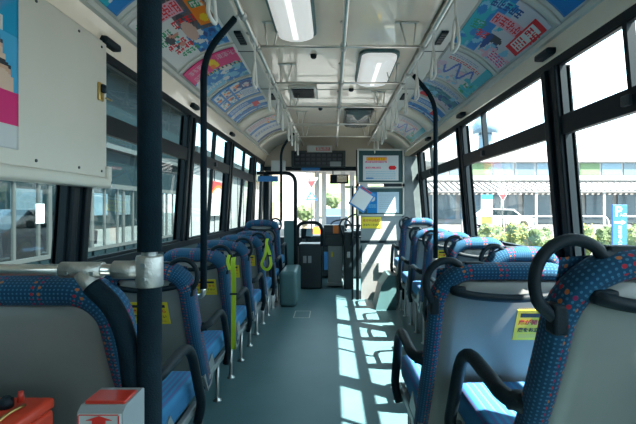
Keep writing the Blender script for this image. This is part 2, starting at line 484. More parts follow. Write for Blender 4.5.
# ------------------------------------------------------------------ seats
def seat(name, w, base, label, group, aisle, sticker_x=0.0, sticker=True, wide_sticker=False, rim=.062, s0=.645, RR=.072, grips=True, cr_=.10, RD=1.5, ringin=.050):
    """local origin on the floor below the top edge of the backrest; aisle = +1/-1 side"""
    t = empty(name, (0,0,0), label, 'seat', group)
    hw = w/2
    def bk(s, dx=0, off=0):          # point on the leaning plane; off>0 towards the front
        y = .30*(1-s)**1.25; z = base + .24 + .68*s
        d = Vector((0, -.30*1.25*max(1-s,.02)**.25, .68)).normalized(); n = Vector((0, d.z, -d.y))
        return Vector((dx, y, z)) + n*off
    r_ = rim*.5
    # upholstered rim, an inverted U
    path = []
    e = hw-r_
    path += [bk(s/10, -e) for s in range(0, 9)]
    top = 1-r_/.68
    zc = top-cr_/.68
    path = [bk(s/8*zc, -e) for s in range(9)]
    for k in range(1, 8):
        a = PI/2*k/8; path.append(bk(zc+math.sin(a)*cr_/.68, -e+cr_-math.cos(a)*cr_))
    for k in range(9): path.append(bk(top, (-e+cr_)+(2*e-2*cr_)*k/8))
    for k in range(1, 8):
        a = PI/2*(1-k/8); path.append(bk(zc+math.sin(a)*cr_/.68, e-cr_+math.cos(a)*cr_))
    path += [bk(s/8*zc, e) for s in range(8,-1,-1)]
    def sec(i, tt):
        out = []
        for k in range(14):
            a = 2*PI*k/14; c_, s_ = math.cos(a), math.sin(a)
            out.append((r_*RD*math.copysign(abs(c_)**.75, c_), r_*math.copysign(abs(s_)**.75, s_)))
        return out
    mb = MB(); mb.sweep(path, sec, 'moquette', up=(0,-1,0))
    sl_ = sum((path[i+1]-path[i]).length for i in range(9)); tot = sum((path[i+1]-path[i]).length for i in range(len(path)-1))
    for f in mb.bm.faces:
        us = [lp[mb.uv].uv.x for lp in f.loops]
        if max(us) < sl_+.004 or min(us) > tot-sl_-.004:
            for lp in f.loops: lp[mb.uv].uv = (lp[mb.uv].uv.y, lp[mb.uv].uv.x)
    # front pad
    N_ = 8
    grid = []
    for j in range(N_+1):
        s = j/N_*.96
        grid.append([bk(s, -e+2*e*i/N_, .028+.028*math.sin(PI*i/N_)) for i in range(N_+1)])
    vs = [[mb.bm.verts.new(p) for p in row] for row in grid]; mi_ = mb.mi('moquette')
    for j in range(N_):
        for i in range(N_):
            g = mb.bm.faces.new([vs[j][i],vs[j][i+1],vs[j+1][i+1],vs[j+1][i]]); g.smooth = True; g.material_index = mi_
            for lp, c_ in zip(g.loops, ((i,j),(i+1,j),(i+1,j+1),(i,j+1))): lp[mb.uv].uv = (c_[0]*w/N_, c_[1]*.68/N_)
    mb.build('backrest', t)
    # moulded rear shell with rounded upper corners
    ew = hw-rim*.75; st = 1-rim*1.05/.68; cr2 = .06
    out = [(-ew, -.02), (ew, -.02)]
    out += [(ew-cr2+cr2*math.cos(a*PI/12), st-(cr2-cr2*math.sin(a*PI/12))/.68) for a in range(7)]
    out += [(-ew+cr2-cr2*math.sin(a*PI/12), st-(cr2-cr2*math.cos(a*PI/12))/.68) for a in range(7)]
    # build as strips following the lean
    mb = MB(); i_ = mb.mi('seat_shell'); rows = []
    NS = 14
    for j in range(NS+1):
        s = -.02+(st+.02)*j/NS
        ze = (st-s)*.68
        x = ew if ze >= cr2 else ew-cr2+math.sqrt(max(0, cr2**2-(cr2-ze)**2))
        rows.append((s, x))
    A = [[mb.bm.verts.new(bk(s, x*q/4, -.020-.004*(1-(q/4)**2))) for q in range(-4,5)] for s,x in rows]
    B = [[mb.bm.verts.new(bk(s, x*q/4, .010)) for q in range(-4,5)] for s,x in rows]
    for G in (A,B):
        for j in range(NS):
            for q in range(8):
                g = mb.bm.faces.new([G[j][q],G[j][q+1],G[j+1][q+1],G[j+1][q]]); g.material_index = i_; g.smooth = True
    for j in range(NS):
        for q in (0,8):
            g = mb.bm.faces.new([A[j][q],A[j+1][q],B[j+1][q],B[j][q]]); g.material_index = i_
    for j in (0,NS):
        for q in range(8):
            g = mb.bm.faces.new([A[j][q],A[j][q+1],B[j][q+1],B[j][q]]); g.material_index = i_
    for sx in (-1,1):
        p = bk(.06, sx*(ew-.035), -.024); mb.lathe([(.005,.003),(.005,-.002)], p, 'hinge_dark', 8, 'y')
    mb.build('back_shell', t)
    # grab bar across the back
    sg = 1-(rim+.024)/.68
    g0, g1 = -e*.80, e*.80
    pts = [bk(sg, g0, -.025), bk(sg, g0+.01, -.042), bk(sg-.01, g0+.06, -.05), bk(sg-.022, 0, -.05), bk(sg-.01, g1-.06, -.05), bk(sg, g1-.01, -.042), bk(sg, g1, -.025)]
    mb = MB(); mb.tube(pts, lambda q: .0125+.004*abs(2*q-1)**4, 'rubber', 10, spline=5)
    for x in (g0+.012, g1-.012):
        p = bk(sg, x, -.03); mb.box(p.x-.022,p.x+.022,p.y-.012,p.y+.014,p.z-.013,p.z+.013,'rubber',.006)
    if grips: mb.build('grab_bar', t)
    else: mb.bm.free()
    # ring grip on the aisle shoulder
    c0 = bk(1-.062/.68, aisle*(hw-ringin))
    pts = []
    for k in range(15):
        a = math.radians(38 + k*(212-38)/14)
        pts.append(Vector((c0.x-aisle*(-math.cos(a))*RR*-1 if False else c0.x+aisle*(-math.cos(a))*RR, c0.y-.012, c0.z+math.sin(a)*RR*1.1)))
    pts = [Vector((c0.x-aisle*(RR+.022), c0.y-.004, c0.z+.055))] + pts + [Vector((c0.x+aisle*(ringin-.016), c0.y+.004, c0.z-.075))]
    mb = MB(); mb.tube(crv(pts,2), .0115, 'rubber', 10)
    xa, xb = sorted((c0.x-aisle*(RR-.01), c0.x-aisle*(RR+.05)))
    mb.box(xa, xb, c0.y-.018,c0.y+.018, c0.z+.042,c0.z+.066,'rubber',.008)
    q = Vector((c0.x+aisle*(ringin-.012), c0.y+.006, c0.z-.065)); mb.box(q.x-.014,q.x+.014,q.y-.022,q.y+.016,q.z-.032,q.z+.026,'rubber',.007)
    if grips: mb.build('ring_grip', t)
    else: mb.bm.free()
    # cushion
    mb = MB(); mb.box(-hw+.01, hw-.01, .24, .66, base+.31, base+.42, 'cushion_fabric', .035, 4); mb.build('cushion', t)
    # under-frame with side brackets
    mb = MB()
    mb.box(-hw+.03, hw-.03, .26, .62, base+.26, base+.315, 'dark_panel', .008)
    for sx in (-1,1):
        x = sx*(hw-.014)
        mb.prism([(.20,base+.30),(.34,base+.38),(.40,base+.30),(.34,base+.215),(.27,base+.20)], 'x', x-.009, x+.009, 'bracket')
        mb.lathe([(.014,sx*.0),(.014,sx*.014)], (x, .29, base+.27), 'steel', 10, 'x')
        mb.box(x-.012,x+.012,.30,.64,base+.262,base+.295,'bracket',.005)
    mb.build('seat_frame', t)
    for sx in (-1,1):
        for y in (.27,.60):
            x = sx*(hw-.045)
            mb = MB(); mb.lathe([(.026,0),(.026,.006),(.013,.012),(.0115,.03),(.0115,base+.27)], (x,y,0), 'steel', 14)
            mb.build('leg', t)
    # armrest
    x = aisle*(hw+.006)
    z = base
    pts = fillet([(x-aisle*.03,.135,z+.565),(x+aisle*.022,.16,z+.585),(x+aisle*.022,.44,z+.605),(x+aisle*.018,.60,z+.30),(x,.60,z+.225)], .11, 7)
    mb = MB(); mb.tube(pts, .0185, 'rubber', 12)
    mb.lathe([(.010,-.028),(.020,-.024),(.022,0),(.020,.024),(.010,.028)], (x-aisle*.008,.155,z+.578), 'rubber', 14, 'x')
    mb.build('armrest', t)
    if sticker:
        sw, sh = (.185,.115) if wide_sticker else (.155,.105)
        a_, b_, c_, d_ = [bk(s0+ds*sh/2/.68, sticker_x+dx*sw/2, -.0262) for dx,ds in ((-1,-1),(1,-1),(1,1),(-1,1))]
        mb = MB(); mb.hexa([a_,b_,bk(s0-sh/2/.68, sticker_x+sw/2, -.022),bk(s0-sh/2/.68, sticker_x-sw/2, -.022),d_,c_,bk(s0+sh/2/.68, sticker_x+sw/2, -.022),bk(s0+sh/2/.68, sticker_x-sw/2, -.022)], 'yellow')
        st_ = mb.build('warning_sticker', t); st_['label'] = 'yellow warning sticker with red and black lettering'
        up = (d_-a_).normalized(); rt = Vector((1,0,0)); nn = rt.cross(up)
        def TM(q): M = Matrix((rt,up,nn)).transposed().to_4x4(); M.translation = q; return M
        ctr = (a_+b_+c_+d_)/4
        mb = MB()
        o_ = nn*.0012
        def strip(u0,u1,v0,v1,mt): mb.quad([ctr+rt*u0*sw+up*v0*sh+o_, ctr+rt*u1*sw+up*v0*sh+o_, ctr+rt*u1*sw+up*v1*sh+o_, ctr+rt*u0*sw+up*v1*sh+o_], mt)
        strip(-.43,.43,.29,.43,'sticker_black'); mb.build('header_band', st_)
        tx = text_mesh('扉が開いてから', sw*.128, 'red', 'red_lettering', st_, TM(ctr+up*sh*.10+o_), .0003)
        tx = text_mesh('席をお立ち下さい', sw*.108, 'sticker_black', 'black_lettering', st_, TM(ctr-up*sh*.17+o_), .0003)
        mb = MB()
        for k in range(2): 
            v = -.36-.07*k; mb.quad([ctr+rt*-.4*sw+up*v*sh+o_, ctr+rt*.4*sw+up*v*sh+o_, ctr+rt*.4*sw+up*(v+.025)*sh+o_, ctr+rt*-.4*sw+up*(v+.025)*sh+o_], 'brass')
        mb.build('small_print', st_)
    return t

GL = 'single seats along the left wall'; GR = 'single seats along the right wall'
lseats = [
 (1.13, .08, 'nearest on the left, grey back below the chrome rail', False),
 (2.00, .0, 'left row, yellow sticker crossed by thick padded pole', True),
 (2.68, .0, 'left row, long neon strap at its shoulder grip', True),
 (3.36, .0, 'left row, directly ahead of the long neon strap', True),
 (4.05, .0, 'left row, short looped neon strap at its grip', True),
 (4.73, .0, 'left row, just ahead of the looped strap, mostly hidden', False),
 (5.30, .11, 'frontmost on the left, raised highest near the front door', False)]
for k_, (Y, base, lab, st_) in enumerate(lseats):
    s = seat('passenger_seat', .455 if k_ else .55, base, 'blue patterned bus seat: '+lab, GL, 1, sticker_x=0 if Y < 2.3 else .06, sticker=st_, wide_sticker=(Y < 2.3), rim=.072, grips=(k_ > 0))
    s.location = (-.885 if k_ else -.83, Y, 0)
rseats = [
 (.76, .640, .48, .188, 'nearest on the right, large shoulder grip, lower right corner', False, .052),
 (1.30, .545, .48, .09, 'second on the right, grey back with yellow sticker', True, .048),
 (2.10, .955, .40, .065, 'only its top showing above the second right seat', False, .066),
 (2.76, .955, .40, .065, 'right wall, both rounded corners visible below second pillar', False, .066),
 (3.42, .955, .40, .065, 'right wall, beside the foot of slim padded pole', True, .066),
 (4.02, .955, .40, .065, 'right wall, one row ahead of slim padded pole', False, .066),
 (4.62, .955, .40, .15, 'frontmost on the right, raised, next to driver partition', False, .066)]
for Y, X, w_, base, lab, st_, rim in rseats:
    s = seat('passenger_seat', w_, base, 'blue patterned bus seat: '+lab, GR, -1, sticker_x=.11 if Y < 1.5 else -.02, sticker=st_, rim=rim, s0=.72, RR=.070 if Y < 1 else .064, ringin=.034 if Y < 1 else .048, cr_=.12 if Y < 1 else .10, RD=1.25 if Y < 1.5 else 1.4)
    s.location = (X, Y, 0)

# neon straps
def strap(pts, w_, label, loc):
    mb = MB(); mb.sweep(crv(pts,6), lambda i,t: [(-.0015,-w_/2),(.0015,-w_/2),(.0015,w_/2),(-.0015,w_/2)], 'neon', up=(0,-1,0), smooth=False)
    return mb
p0 = Vector((-.618, 2.66, .87))
t = empty('neon_strap', p0, 'long neon yellow strap hanging down behind a left seat with black buckle band', 'strap')
mb = MB(); mb.sweep(crv([(0,-.0,.0),(.006,-.04,-.03),(.012,-.05,-.12),(.012,-.05,-.30),(.012,-.05,-.56)],5), lambda i,tt: [(-.0015,-.015),(.0015,-.015),(.0015,.015),(-.0015,.015)], 'neon', up=(0,-1,0), smooth=False)
mb.sweep(crv([(-.02,-.03,.02),(-.025,-.045,-.02),(-.012,-.05,-.07)],4), lambda i,tt: [(-.0015,-.010),(.0015,-.010),(.0015,.010),(-.0015,.010)], 'neon', up=(0,-1,0), smooth=False)
mb.build('webbing', t)
mb = MB(); mb.box(-.012,.036,-.055,-.045,-.225,-.213,'rubber',.002); mb.build('buckle', t)
p0 = Vector((-.615, 4.03, .89))
t = empty('neon_strap', p0, 'short neon yellow strap looped from a seat grip further forward on the left', 'strap')
mb = MB(); mb.sweep(crv([(0,0,.0),(.0,-.045,-.05),(.03,-.05,-.14),(.04,-.05,-.25),(.0,-.05,-.29),(-.045,-.05,-.24),(-.01,-.05,-.14),(.0,-.05,-.06)],6), lambda i,tt: [(-.0015,-.013),(.0015,-.013),(.0015,.013),(-.0015,.013)], 'neon', up=(0,-1,0), smooth=False)
mb.build('webbing', t)
mb = MB(); mb.box(.01,.045,-.056,-.045,-.165,-.15,'rubber',.002); mb.build('buckle', t)

# ------------------------------------------------------------------ rails, poles
ZR = 2.15
def rail(x, label, side):
    t = empty('ceiling_handrail', (x, 0, ZR), label, 'handrail', None)
    mb = MB()
    pts = [(0,-1.5,0),(0,5.9,0),(0,6.5,.0 if side else -.02)]
    mb.tube(pts, .0135, 'chrome', 12); mb.build('rail', t)
    for y in (.4,1.8,2.55,3.29,4.07,4.9,5.75):
        mb = MB(); mb.lathe([(.021,-.03),(.021,.03)], (0,y,0), 'cast', 12, 'y'); mb.build('sleeve', t)
        mb = MB()
        ztop = 2.30-ZR if not side else 2.235-ZR
        if side: mb.tube(fillet([(0,y,.0),(side*.035,y,.03),(side*.045,y,ztop)],.02,3), .007, 'chrome', 8)
        else: mb.tube([(0,y,0),(0,y,ztop)], .008, 'chrome', 8)
        mb.lathe([(.022,-.008),(.022,0)], (side*.045 if side else 0,y,ztop), 'cast', 12); mb.build('hanger', t)
    return t
rail(-.45, 'left chrome ceiling handrail running the length of the bus', -1)
rail(.07, 'centre chrome ceiling handrail running down the middle of the ceiling', 0)
rail(.55, 'right chrome ceiling handrail running the length of the bus', 1)
words = ['nearest','second nearest','third','fourth','fifth','farthest']
for k, y in enumerate((1.8, 2.55, 3.29, 4.07, 4.9, 5.75)):
    t = empty('rail_crossbar', (.05, y, ZR), 'thin chrome crossbar joining the ceiling handrails, %s of six along the bus'%words[k], 'bar', 'crossbars between the ceiling handrails')
    mb = MB(); mb.tube([(-.485,0,0),(.485,0,0)], .0075, 'chrome', 10); mb.build('bar', t)
    for sx in (-1,1):
        mb = MB(); mb.tube([(sx*.40,0,.0),(sx*.36,0,.15)], .005, 'chrome', 8); mb.tube([(sx*.44,0,.0),(sx*.455,0,.15)], .005, 'chrome', 8)
        mb.box(sx*.40-.07,sx*.40+.07,-.012,.012,.141,.15,'trim_grey',.002); mb.build('stay', t)

def handle0(name, label, group):
    t = empty(name, (0,0,0), label, 'strap handle', group)
    mb = MB(); mb.sweep([(0, .022*math.cos(a*PI/6), .022*math.sin(a*PI/6)) for a in range(12)], lambda i,tt: [(-.002,-.012),(.002,-.012),(.002,.012),(-.002,.012)], 'strap_white', closed=True, up=(0,1,0), smooth=False)
    mb.sweep([(0,0,-.02),(0,0,-.14)], lambda i,tt: [(-.010,-.004),(.010,-.004),(.010,.004),(-.010,.004)], 'strap_white', up=(0,1,0), smooth=False)
    mb.build('strap', t)
    mb = MB(); mb.tube([(0,-.012,-.135),(0,.012,-.135),(0,.05,-.235),(0,.035,-.262),(0,-.035,-.262),(0,-.05,-.235)], .0078, 'strap_white', 8, closed=True, spline=4)
    mb.build('grip_loop', t)
    return t
h0 = handle0('strap_handle', '', 'strap handles')
first = True
LY = [1.59, 2.47, 3.05, 3.5, 3.85, 4.4, 4.75, 5.2, 5.6]
RY = [1.89, 2.3, 2.75, 3.15, 3.6, 3.9, 4.35, 4.65, 5.1, 5.5]
ordw = ['nearest','second nearest','third nearest','fourth nearest','fifth nearest','sixth nearest','seventh nearest','eighth nearest','second farthest','farthest']
for side, ys, x, nm in ((-1,LY,-.45,'left'),(1,RY,.55,'right')):
    for k, y in enumerate(ys):
        w_ = ordw[k] if k < len(ys)-1 else 'farthest'
        lab = 'white strap handle hanging from the %s ceiling handrail, %s to the viewer'%(nm, w_) if w_ != 'farthest' else 'white strap handle on the %s ceiling handrail, closest to the windscreen'%nm
        g = 'strap handles on the %s handrail'%nm
        if first:
            h0.location = (x,y,ZR); h0['label'] = lab; h0['group'] = g; first = False
        else: dup(h0, (x,y,ZR), lab, g)

# thick padded pole, left foreground
PX, PY = -.40, .93
t = empty('padded_pole', (PX,PY,0), 'thick dark padded floor to ceiling pole in the left foreground with silver clamp', 'pole')
mb = MB(); mb.tube([(0,0,1.20-.145+.03),(0,0,2.14)], .0255, 'foam', 20); mb.tube([(0,0,.02),(0,0,1.01)], .0255, 'foam', 20); mb.build('foam_sleeve', t)
mb = MB(); mb.tube([(0,0,0),(0,0,2.27)], .017, 'steel', 14); mb.lathe([(.045,0),(.045,.01)], (0,0,0),'steel',16); mb.lathe([(.04,2.26),(.04,2.30)], (0,0,0),'steel',16); mb.build('tube', t)
mb = MB(); mb.lathe([(.027,1.008),(.0285,1.012),(.0285,1.072),(.027,1.076)], (0,0,0), 'cast', 24); mb.lathe([(.018,.998),(.02,.999),(.02,1.01)], (0,0,0),'chrome',20)
mb.tube([(-.02,-.004,1.045),(-.075,-.004,1.045)], .020, 'cast', 16)
for z in (1.028,1.057): mb.lathe([(.0055,-.031),(.0055,-.024)], (-.002,0,z), 'steel', 10, 'y')
mb.build('clamp', t)
# transverse rail and bent padded guard
t = empty('guard_rail', (-1.1,PY,1.045), 'horizontal chrome rail reaching from the left wall to the thick padded pole', 'rail')
mb = MB(); mb.tube([(0,-.004,0),(.665,-.004,0)], .0125, 'chrome', 16); mb.lathe([(.03,-.02),(.03,0)], (0,-.004,0), 'cast', 16, 'x'); mb.build('rail', t)
mb = MB(); mb.tube([(.51,-.004,0),(.60,-.004,0)], .0175, 'cast', 16)
mb.tube([(.555,-.004,-.005),(.585,-.004,-.048)], .0195, 'cast', 16)
for x in (.53,.585): mb.lathe([(.004,-.024),(.004,-.018)], (x,0,-.006),'steel',8,'y')
mb.build('clamp', t)
mb = MB(); mb.tube(crv([(.575,-.004,-.035),(.618,-.004,-.078),(.645,.0,-.14),(.660,.0,-.23),(.665,.0,-.36),(.665,0,-1.03)],6), .0215, 'foam', 16); mb.build('padded_leg', t)

# slim padded poles
def slimpole(X, Y, zb, xr, label, elbow, ztop=2.02):
    t = empty('slim_pole', (X,Y,zb), label, 'pole')
    s = 1 if xr > X else -1
    dx = xr-X; zt = ZR-zb
    pts = fillet([(0,0,.0),(0,0,zt-.20),(dx*.82,0,zt-.015)], .15, 8)
    mb = MB(); mb.tube(pts, .0165, 'foam', 14); mb.build('foam_sleeve', t)
    mb = MB(); mb.tube([(dx*.78,0,zt-.03),(dx,0,zt+.01)], .0115, 'chrome', 12); mb.lathe([(.02,-.025),(.02,.025)], (dx,0,zt),'cast',14,'y')
    mb.build('upper_clamp', t)
    mb = MB(); ex = elbow
    mb.tube(fillet([(0,0,.012),(0,0,-.035),(ex,0,-.045)], .035, 6), .0135, 'chrome', 12)
    mb.lathe([(.02,-.006),(.02,.006)], (ex,0,-.045),'cast',12,'x'); mb.build('elbow', t)
slimpole(-.645, 2.13, .775, -.45, 'slim dark padded pole rising from the left seat to the ceiling handrail', -.055)
slimpole(.745, 3.05, .82, .55, 'slim dark padded pole on the right, bending in to the ceiling handrail', .03)
slimpole(-.65, 5.42, 1.02, -.45, 'slim dark pole at the frontmost left seat near the door', -.02)

# ------------------------------------------------------------------ ceiling fixtures
def light(x0,x1,y0,y1,label,lit=True):
    t = empty('ceiling_light', ((x0+x1)/2,(y0+y1)/2,2.30), label, 'light', 'ceiling lights')
    hx,hy = (x1-x0)/2,(y1-y0)/2
    def rr(hx,hy,r):
        o = []
        for cx,cy,a0 in ((hx-r,hy-r,0),(-hx+r,hy-r,90),(-hx+r,-hy+r,180),(hx-r,-hy+r,270)):
            for k in range(6): a = math.radians(a0+k*18); o.append((cx+r*math.cos(a),cy+r*math.sin(a)))
        return o
    mb = MB()
    outer = rr(hx+.018,hy+.018,.075); 
    mb.prism(outer,'z',-.022,0,'teal_housing' if lit else 'dark_panel'); mb.build('rim', t)
    mb = MB(); i_ = mb.mi('diffuser' if lit else 'dull_diffuser'); rings = []
    for k,(s_,z) in enumerate(((1,-.02),(.99,-.045),(.90,-.062),(.6,-.068),(.02,-.069))):
        rings.append([mb.bm.verts.new((a*s_ if k<3 else a*s_, b_*(s_ if k<3 else .9*(s_ if s_<.1 else 1)), z)) for a,b_ in rr(hx,hy,.065)])
    for a,b_ in zip(rings,rings[1:]):
        n_ = len(a)
        for k in range(n_):
            g = mb.bm.faces.new([a[k],a[(k+1)%n_],b_[(k+1)%n_],b_[k]]); g.material_index = i_; g.smooth = True
    g = mb.bm.faces.new(rings[-1]); g.material_index = i_
    mb.build('diffuser', t)
    if lit:
        mb = MB(); mb.box(-.016,.016,-hy*.8,hy*.8,-.0705,-.066,'tube_lamp',.002); mb.build('lamp_tube', t)
    return t
light(-.335,-.115,2.02,2.72,'bright oblong ceiling light left of the centre rail, nearest the viewer')
light(.215,.47,3.0,3.72,'oblong ceiling light right of the centre rail, halfway along')
light(.16,.46,4.75,5.6,'dim dark-framed ceiling light near the front on the right', False)
t = empty('ceiling_vent', (-.27,4.05,2.30), 'rectangular dark grille set in a pale frame on the left of the ceiling', 'vent')
mb = MB(); mb.box(-.13,.13,-.20,.20,-.03,0,'trim_grey',.008); mb.build('frame', t)
mb = MB(); mb.box(-.105,.105,-.17,.12,-.036,-.028,'led')
for k in range(9): y = -.16+k*.033; mb.box(-.1,.1,y,y+.006,-.041,-.034,'dark_panel')
mb.build('grille', t)
for x,y,lab in ((-.135,3.1,'small black sensor on the ceiling beside the near light'),(.18,3.98,'small black sensor on the ceiling between the centre rail and right rail'),(-.13,4.75,'small black sensor on the ceiling in front of the grille')):
    mb = MB(); mb.lathe([(.024,0),(.022,-.02),(.012,-.028)], (x,y,2.30),'rubber',14); tag(mb.build('ceiling_sensor', loc=(x,y,2.30)), lab, 'sensor', 'black ceiling sensors')
for side, xs in ((-1,-.565),(1,.675)):
    for k,y in enumerate((1.35,2.62,4.0)):
        mb = MB(); mb.box(xs-.022,xs+.022,y-.10,y+.10,2.222,2.237,'rubber',.006)
        for q in range(5): mb.box(xs-.016,xs+.016,y-.08+q*.036,y-.065+q*.036,2.219,2.223,'dark_panel')
        tag(mb.build('speaker_slot', loc=(xs,y,2.236)), 'narrow black slot in the %s ceiling strip, %s'%('left' if side<0 else 'right', ['nearest the viewer','middle one','farthest forward'][k]), 'speaker', 'black slots in the ceiling strips')
    for k,y in enumerate((1.12,1.86+.26,3.5,4.7)):
        if side < 0: y = (1.3,1.98,3.2,4.4)[k]
        a = COVE[side][1]; z = 1.985; x = wx(1.91,side)-side*.018
        nrm_x = -side
        mb = MB(); mb.box(x-.03,x+.03,y-.07,y+.07,1.93,1.962,'rubber',.012)
        tag(mb.build('window_lamp', loc=(x,y,1.96)), 'black oblong fitting above the %s windows, %s along'%('left' if side<0 else 'right', ['nearest','second','third','farthest'][k]), 'fitting', 'black fittings above the windows')

# ------------------------------------------------------------------ printed posters
class Art:
    def __init__(s, w, h, bg): s.w, s.h, s.p = w, h, [[bg]*w for _ in range(h)]
    def rect(s, x0,y0,x1,y1,c):
        for y in range(max(0,int(y0)), min(s.h,int(y1))):
            for x in range(max(0,int(x0)), min(s.w,int(x1))): s.p[y][x] = c
    def ell(s, cx,cy,rx,ry,c):
        for y in range(max(0,int(cy-ry)), min(s.h,int(cy+ry+1))):
            for x in range(max(0,int(cx-rx)), min(s.w,int(cx+rx+1))):
                if ((x-cx)/rx)**2+((y-cy)/ry)**2 <= 1: s.p[y][x] = c
    def glyphs(s, x0,y0,n,sz,c,rnd,vert=False,out=None):
        for k in range(n):
            gx, gy = (x0, y0+k*(sz+1)) if vert else (x0+k*(sz+1), y0)
            if out: s.rect(gx-1,gy-1,gx+sz+1,gy+sz+1,out)
            for r in range(sz):
                for q in range(sz):
                    if (r%2==0 and rnd.random()<.75) or (q==sz//2) or (q in (0,sz-1) and rnd.random()<.4): s.rect(gx+q,gy+r,gx+q+1,gy+r+1,c)
    def lines(s, x0,y0,x1,n,c,rnd,step=2):
        for k in range(n):
            x = x0
            while x < x1:
                l = rnd.randint(2,5); s.rect(x,y0+k*step,min(x+l,x1),y0+k*step+1,c); x += l+1
    def blotch(s, x0,y0,x1,y1,cols,rnd,n=30,r=3):
        for _ in range(n): s.ell(rnd.uniform(x0,x1),rnd.uniform(y0,y1),rnd.uniform(1,r),rnd.uniform(1,r*.8),rnd.choice(cols))
W_=(.62,.63,.62); R_=(.55,.04,.05); P_=(.62,.08,.20); B_=(.03,.19,.45); N_2=(.02,.06,.20); T_=(.06,.36,.44); G_=(.03,.25,.12); O_=(.72,.22,.02); Yl=(.72,.50,.03); K_=(.03,.035,.045); LB=(.22,.45,.60); PK=(.60,.36,.42); GY=(.35,.38,.40)
def art(kind, w=72, h=44, seed=1):
    rnd = random.Random(seed)
    if kind == 0:      # white left with red lettering, dark photograph and orange pack
        a = Art(w,h,W_); a.rect(w*.5,0,w,h,(.10,.08,.09)); a.blotch(w*.5,0,w,h,[(.18,.12,.10),(.05,.10,.16),(.25,.16,.12),K_],rnd,60,5)
        a.rect(w*.52,h*.62,w,h,B_); a.blotch(w*.5,h*.6,w,h,[N_2,LB,B_,W_],rnd,30,4)
        a.ell(8,8,7,6,G_); a.glyphs(4,5,2,4,W_,rnd)
        for r in range(5): a.glyphs(4+r*3,16+r*5,4,4,rnd.choice([R_,R_,G_]),rnd)
        a.glyphs(20,3,3,7,R_,rnd,out=PK); a.glyphs(28,14,4,5,R_,rnd); a.blotch(14,20,24,30,[K_,(.5,.25,.2),T_],rnd,9,4)
        a.rect(w*.78,2,w*.97,h*.55,O_); a.rect(w*.81,6,w*.94,h*.25,G_); a.glyphs(int(w*.82),7,2,4,W_,rnd); a.ell(w*.87,h*.42,4,3,Yl)
        a.ell(w*.58,h*.55,6,8,(.55,.38,.32))
    elif kind == 1:    # pink band above a blue landscape
        a = Art(w,h,P_); a.glyphs(5,4,4,5,PK,rnd,out=P_); a.glyphs(int(w*.66),3,4,6,PK,rnd); a.lines(5,13,int(w*.4),3,PK,rnd)
        a.ell(w*.53,9,5,5,Yl); a.ell(w*.56,13,4,4,Yl); a.ell(w*.50,14,3,3,O_)
        a.rect(0,h*.45,w,h,B_); a.blotch(0,h*.45,w,h,[LB,(.10,.28,.40),(.25,.5,.55),B_,W_],rnd,60,6)
        for k in range(12): a.rect(10+k*5,h*.45,12+k*5,h*.5,K_); a.rect(12+k*5,h*.45,13+k*5,h*.52,Yl)
        a.rect(0,h*.8,w*.5,h,LB); a.glyphs(4,int(h*.84),5,4,W_,rnd)
    elif kind == 2:    # blue and white panels
        a = Art(w,h,B_)
        a.ell(w*.8,h*.25,16,9,N_2); a.blotch(w*.5,0,w,h*.4,[W_,LB,PK],rnd,14,4)
        for j in range(2):
            for i in range(3): a.rect(3+i*14,4+j*20,14+i*14,20+j*20,W_); a.blotch(4+i*14,5+j*20,13+i*14,18+j*20,[B_,T_,O_,N_2],rnd,9,3)
        a.rect(w*.62,h*.5,w-2,h-4,W_); a.lines(int(w*.64),int(h*.55),w-3,7,B_,rnd)
    elif kind == 3:    # blue, white stripes, red box
        a = Art(w,h,B_); a.rect(0,0,w,5,W_); a.rect(0,h*.42,w,h*.6,W_); a.glyphs(6,int(h*.45),8,5,GY,rnd); a.rect(w*.68,h*.36,w*.84,h*.72,R_)
        a.rect(0,h*.86,w,h*.92,W_); a.lines(4,8,int(w*.6),4,W_,rnd); a.blotch(0,h*.6,w,h,[N_2,LB],rnd,20,4)
    elif kind == 4:    # turquoise left, red lettering over pale sky with a dark bird
        a = Art(w,h,(.50,.50,.54)); a.rect(0,0,w*.42,h,B_); a.rect(0,0,w*.25,h,T_); a.blotch(0,0,w*.5,h,[B_,T_,LB],rnd,40,5)
        a.glyphs(int(w*.14),4,5,5,N_2,rnd); a.glyphs(int(w*.30),12,7,6,R_,rnd,out=PK); a.glyphs(4,20,2,7,G_,rnd); a.glyphs(int(w*.22),26,3,6,R_,rnd)
        a.ell(w*.52,h*.62,9,3,K_); a.ell(w*.45,h*.72,3,7,N_2); a.ell(w*.58,h*.72,7,2,N_2); a.blotch(w*.5,h*.7,w,h,[PK,(.6,.55,.6),LB],rnd,26,4)
        a.rect(w*.76,3,w-1,h*.62,R_); a.rect(w*.79,6,w-3,h*.56,W_); a.glyphs(int(w*.80),8,3,5,R_,rnd); a.lines(int(w*.8),16,w-4,4,R_,rnd)
        a.lines(int(w*.66),int(h*.8),w-2,4,P_,rnd)
    elif kind == 5:    # pale sheet with blue and pink pen drawing, turquoise edge
        a = Art(w,h,(.50,.52,.53)); a.lines(8,4,int(w*.7),2,(.25,.28,.42),rnd); a.lines(8,9,int(w*.8),2,R_,rnd)
        a.blotch(0,h*.4,w*.6,h,[PK,(.5,.4,.48),LB,(.5,.5,.55)],rnd,40,5)
        for k in range(60):
            x = k/60*w*.6+w*.15; y = h*.5+math.sin(k*.21)*h*.2; a.ell(x,y,1.4,1.4,(.08,.14,.42))
            x = w*.5+math.sin(k*.3)*w*.1; a.ell(x,h*.35+k/60*h*.6,1,1,GY)
        a.rect(w*.84,0,w,h,T_); a.blotch(w*.7,h*.5,w,h,[T_,(.1,.45,.45),G_],rnd,30,5)
    elif kind == 6:    # dark green blue hills
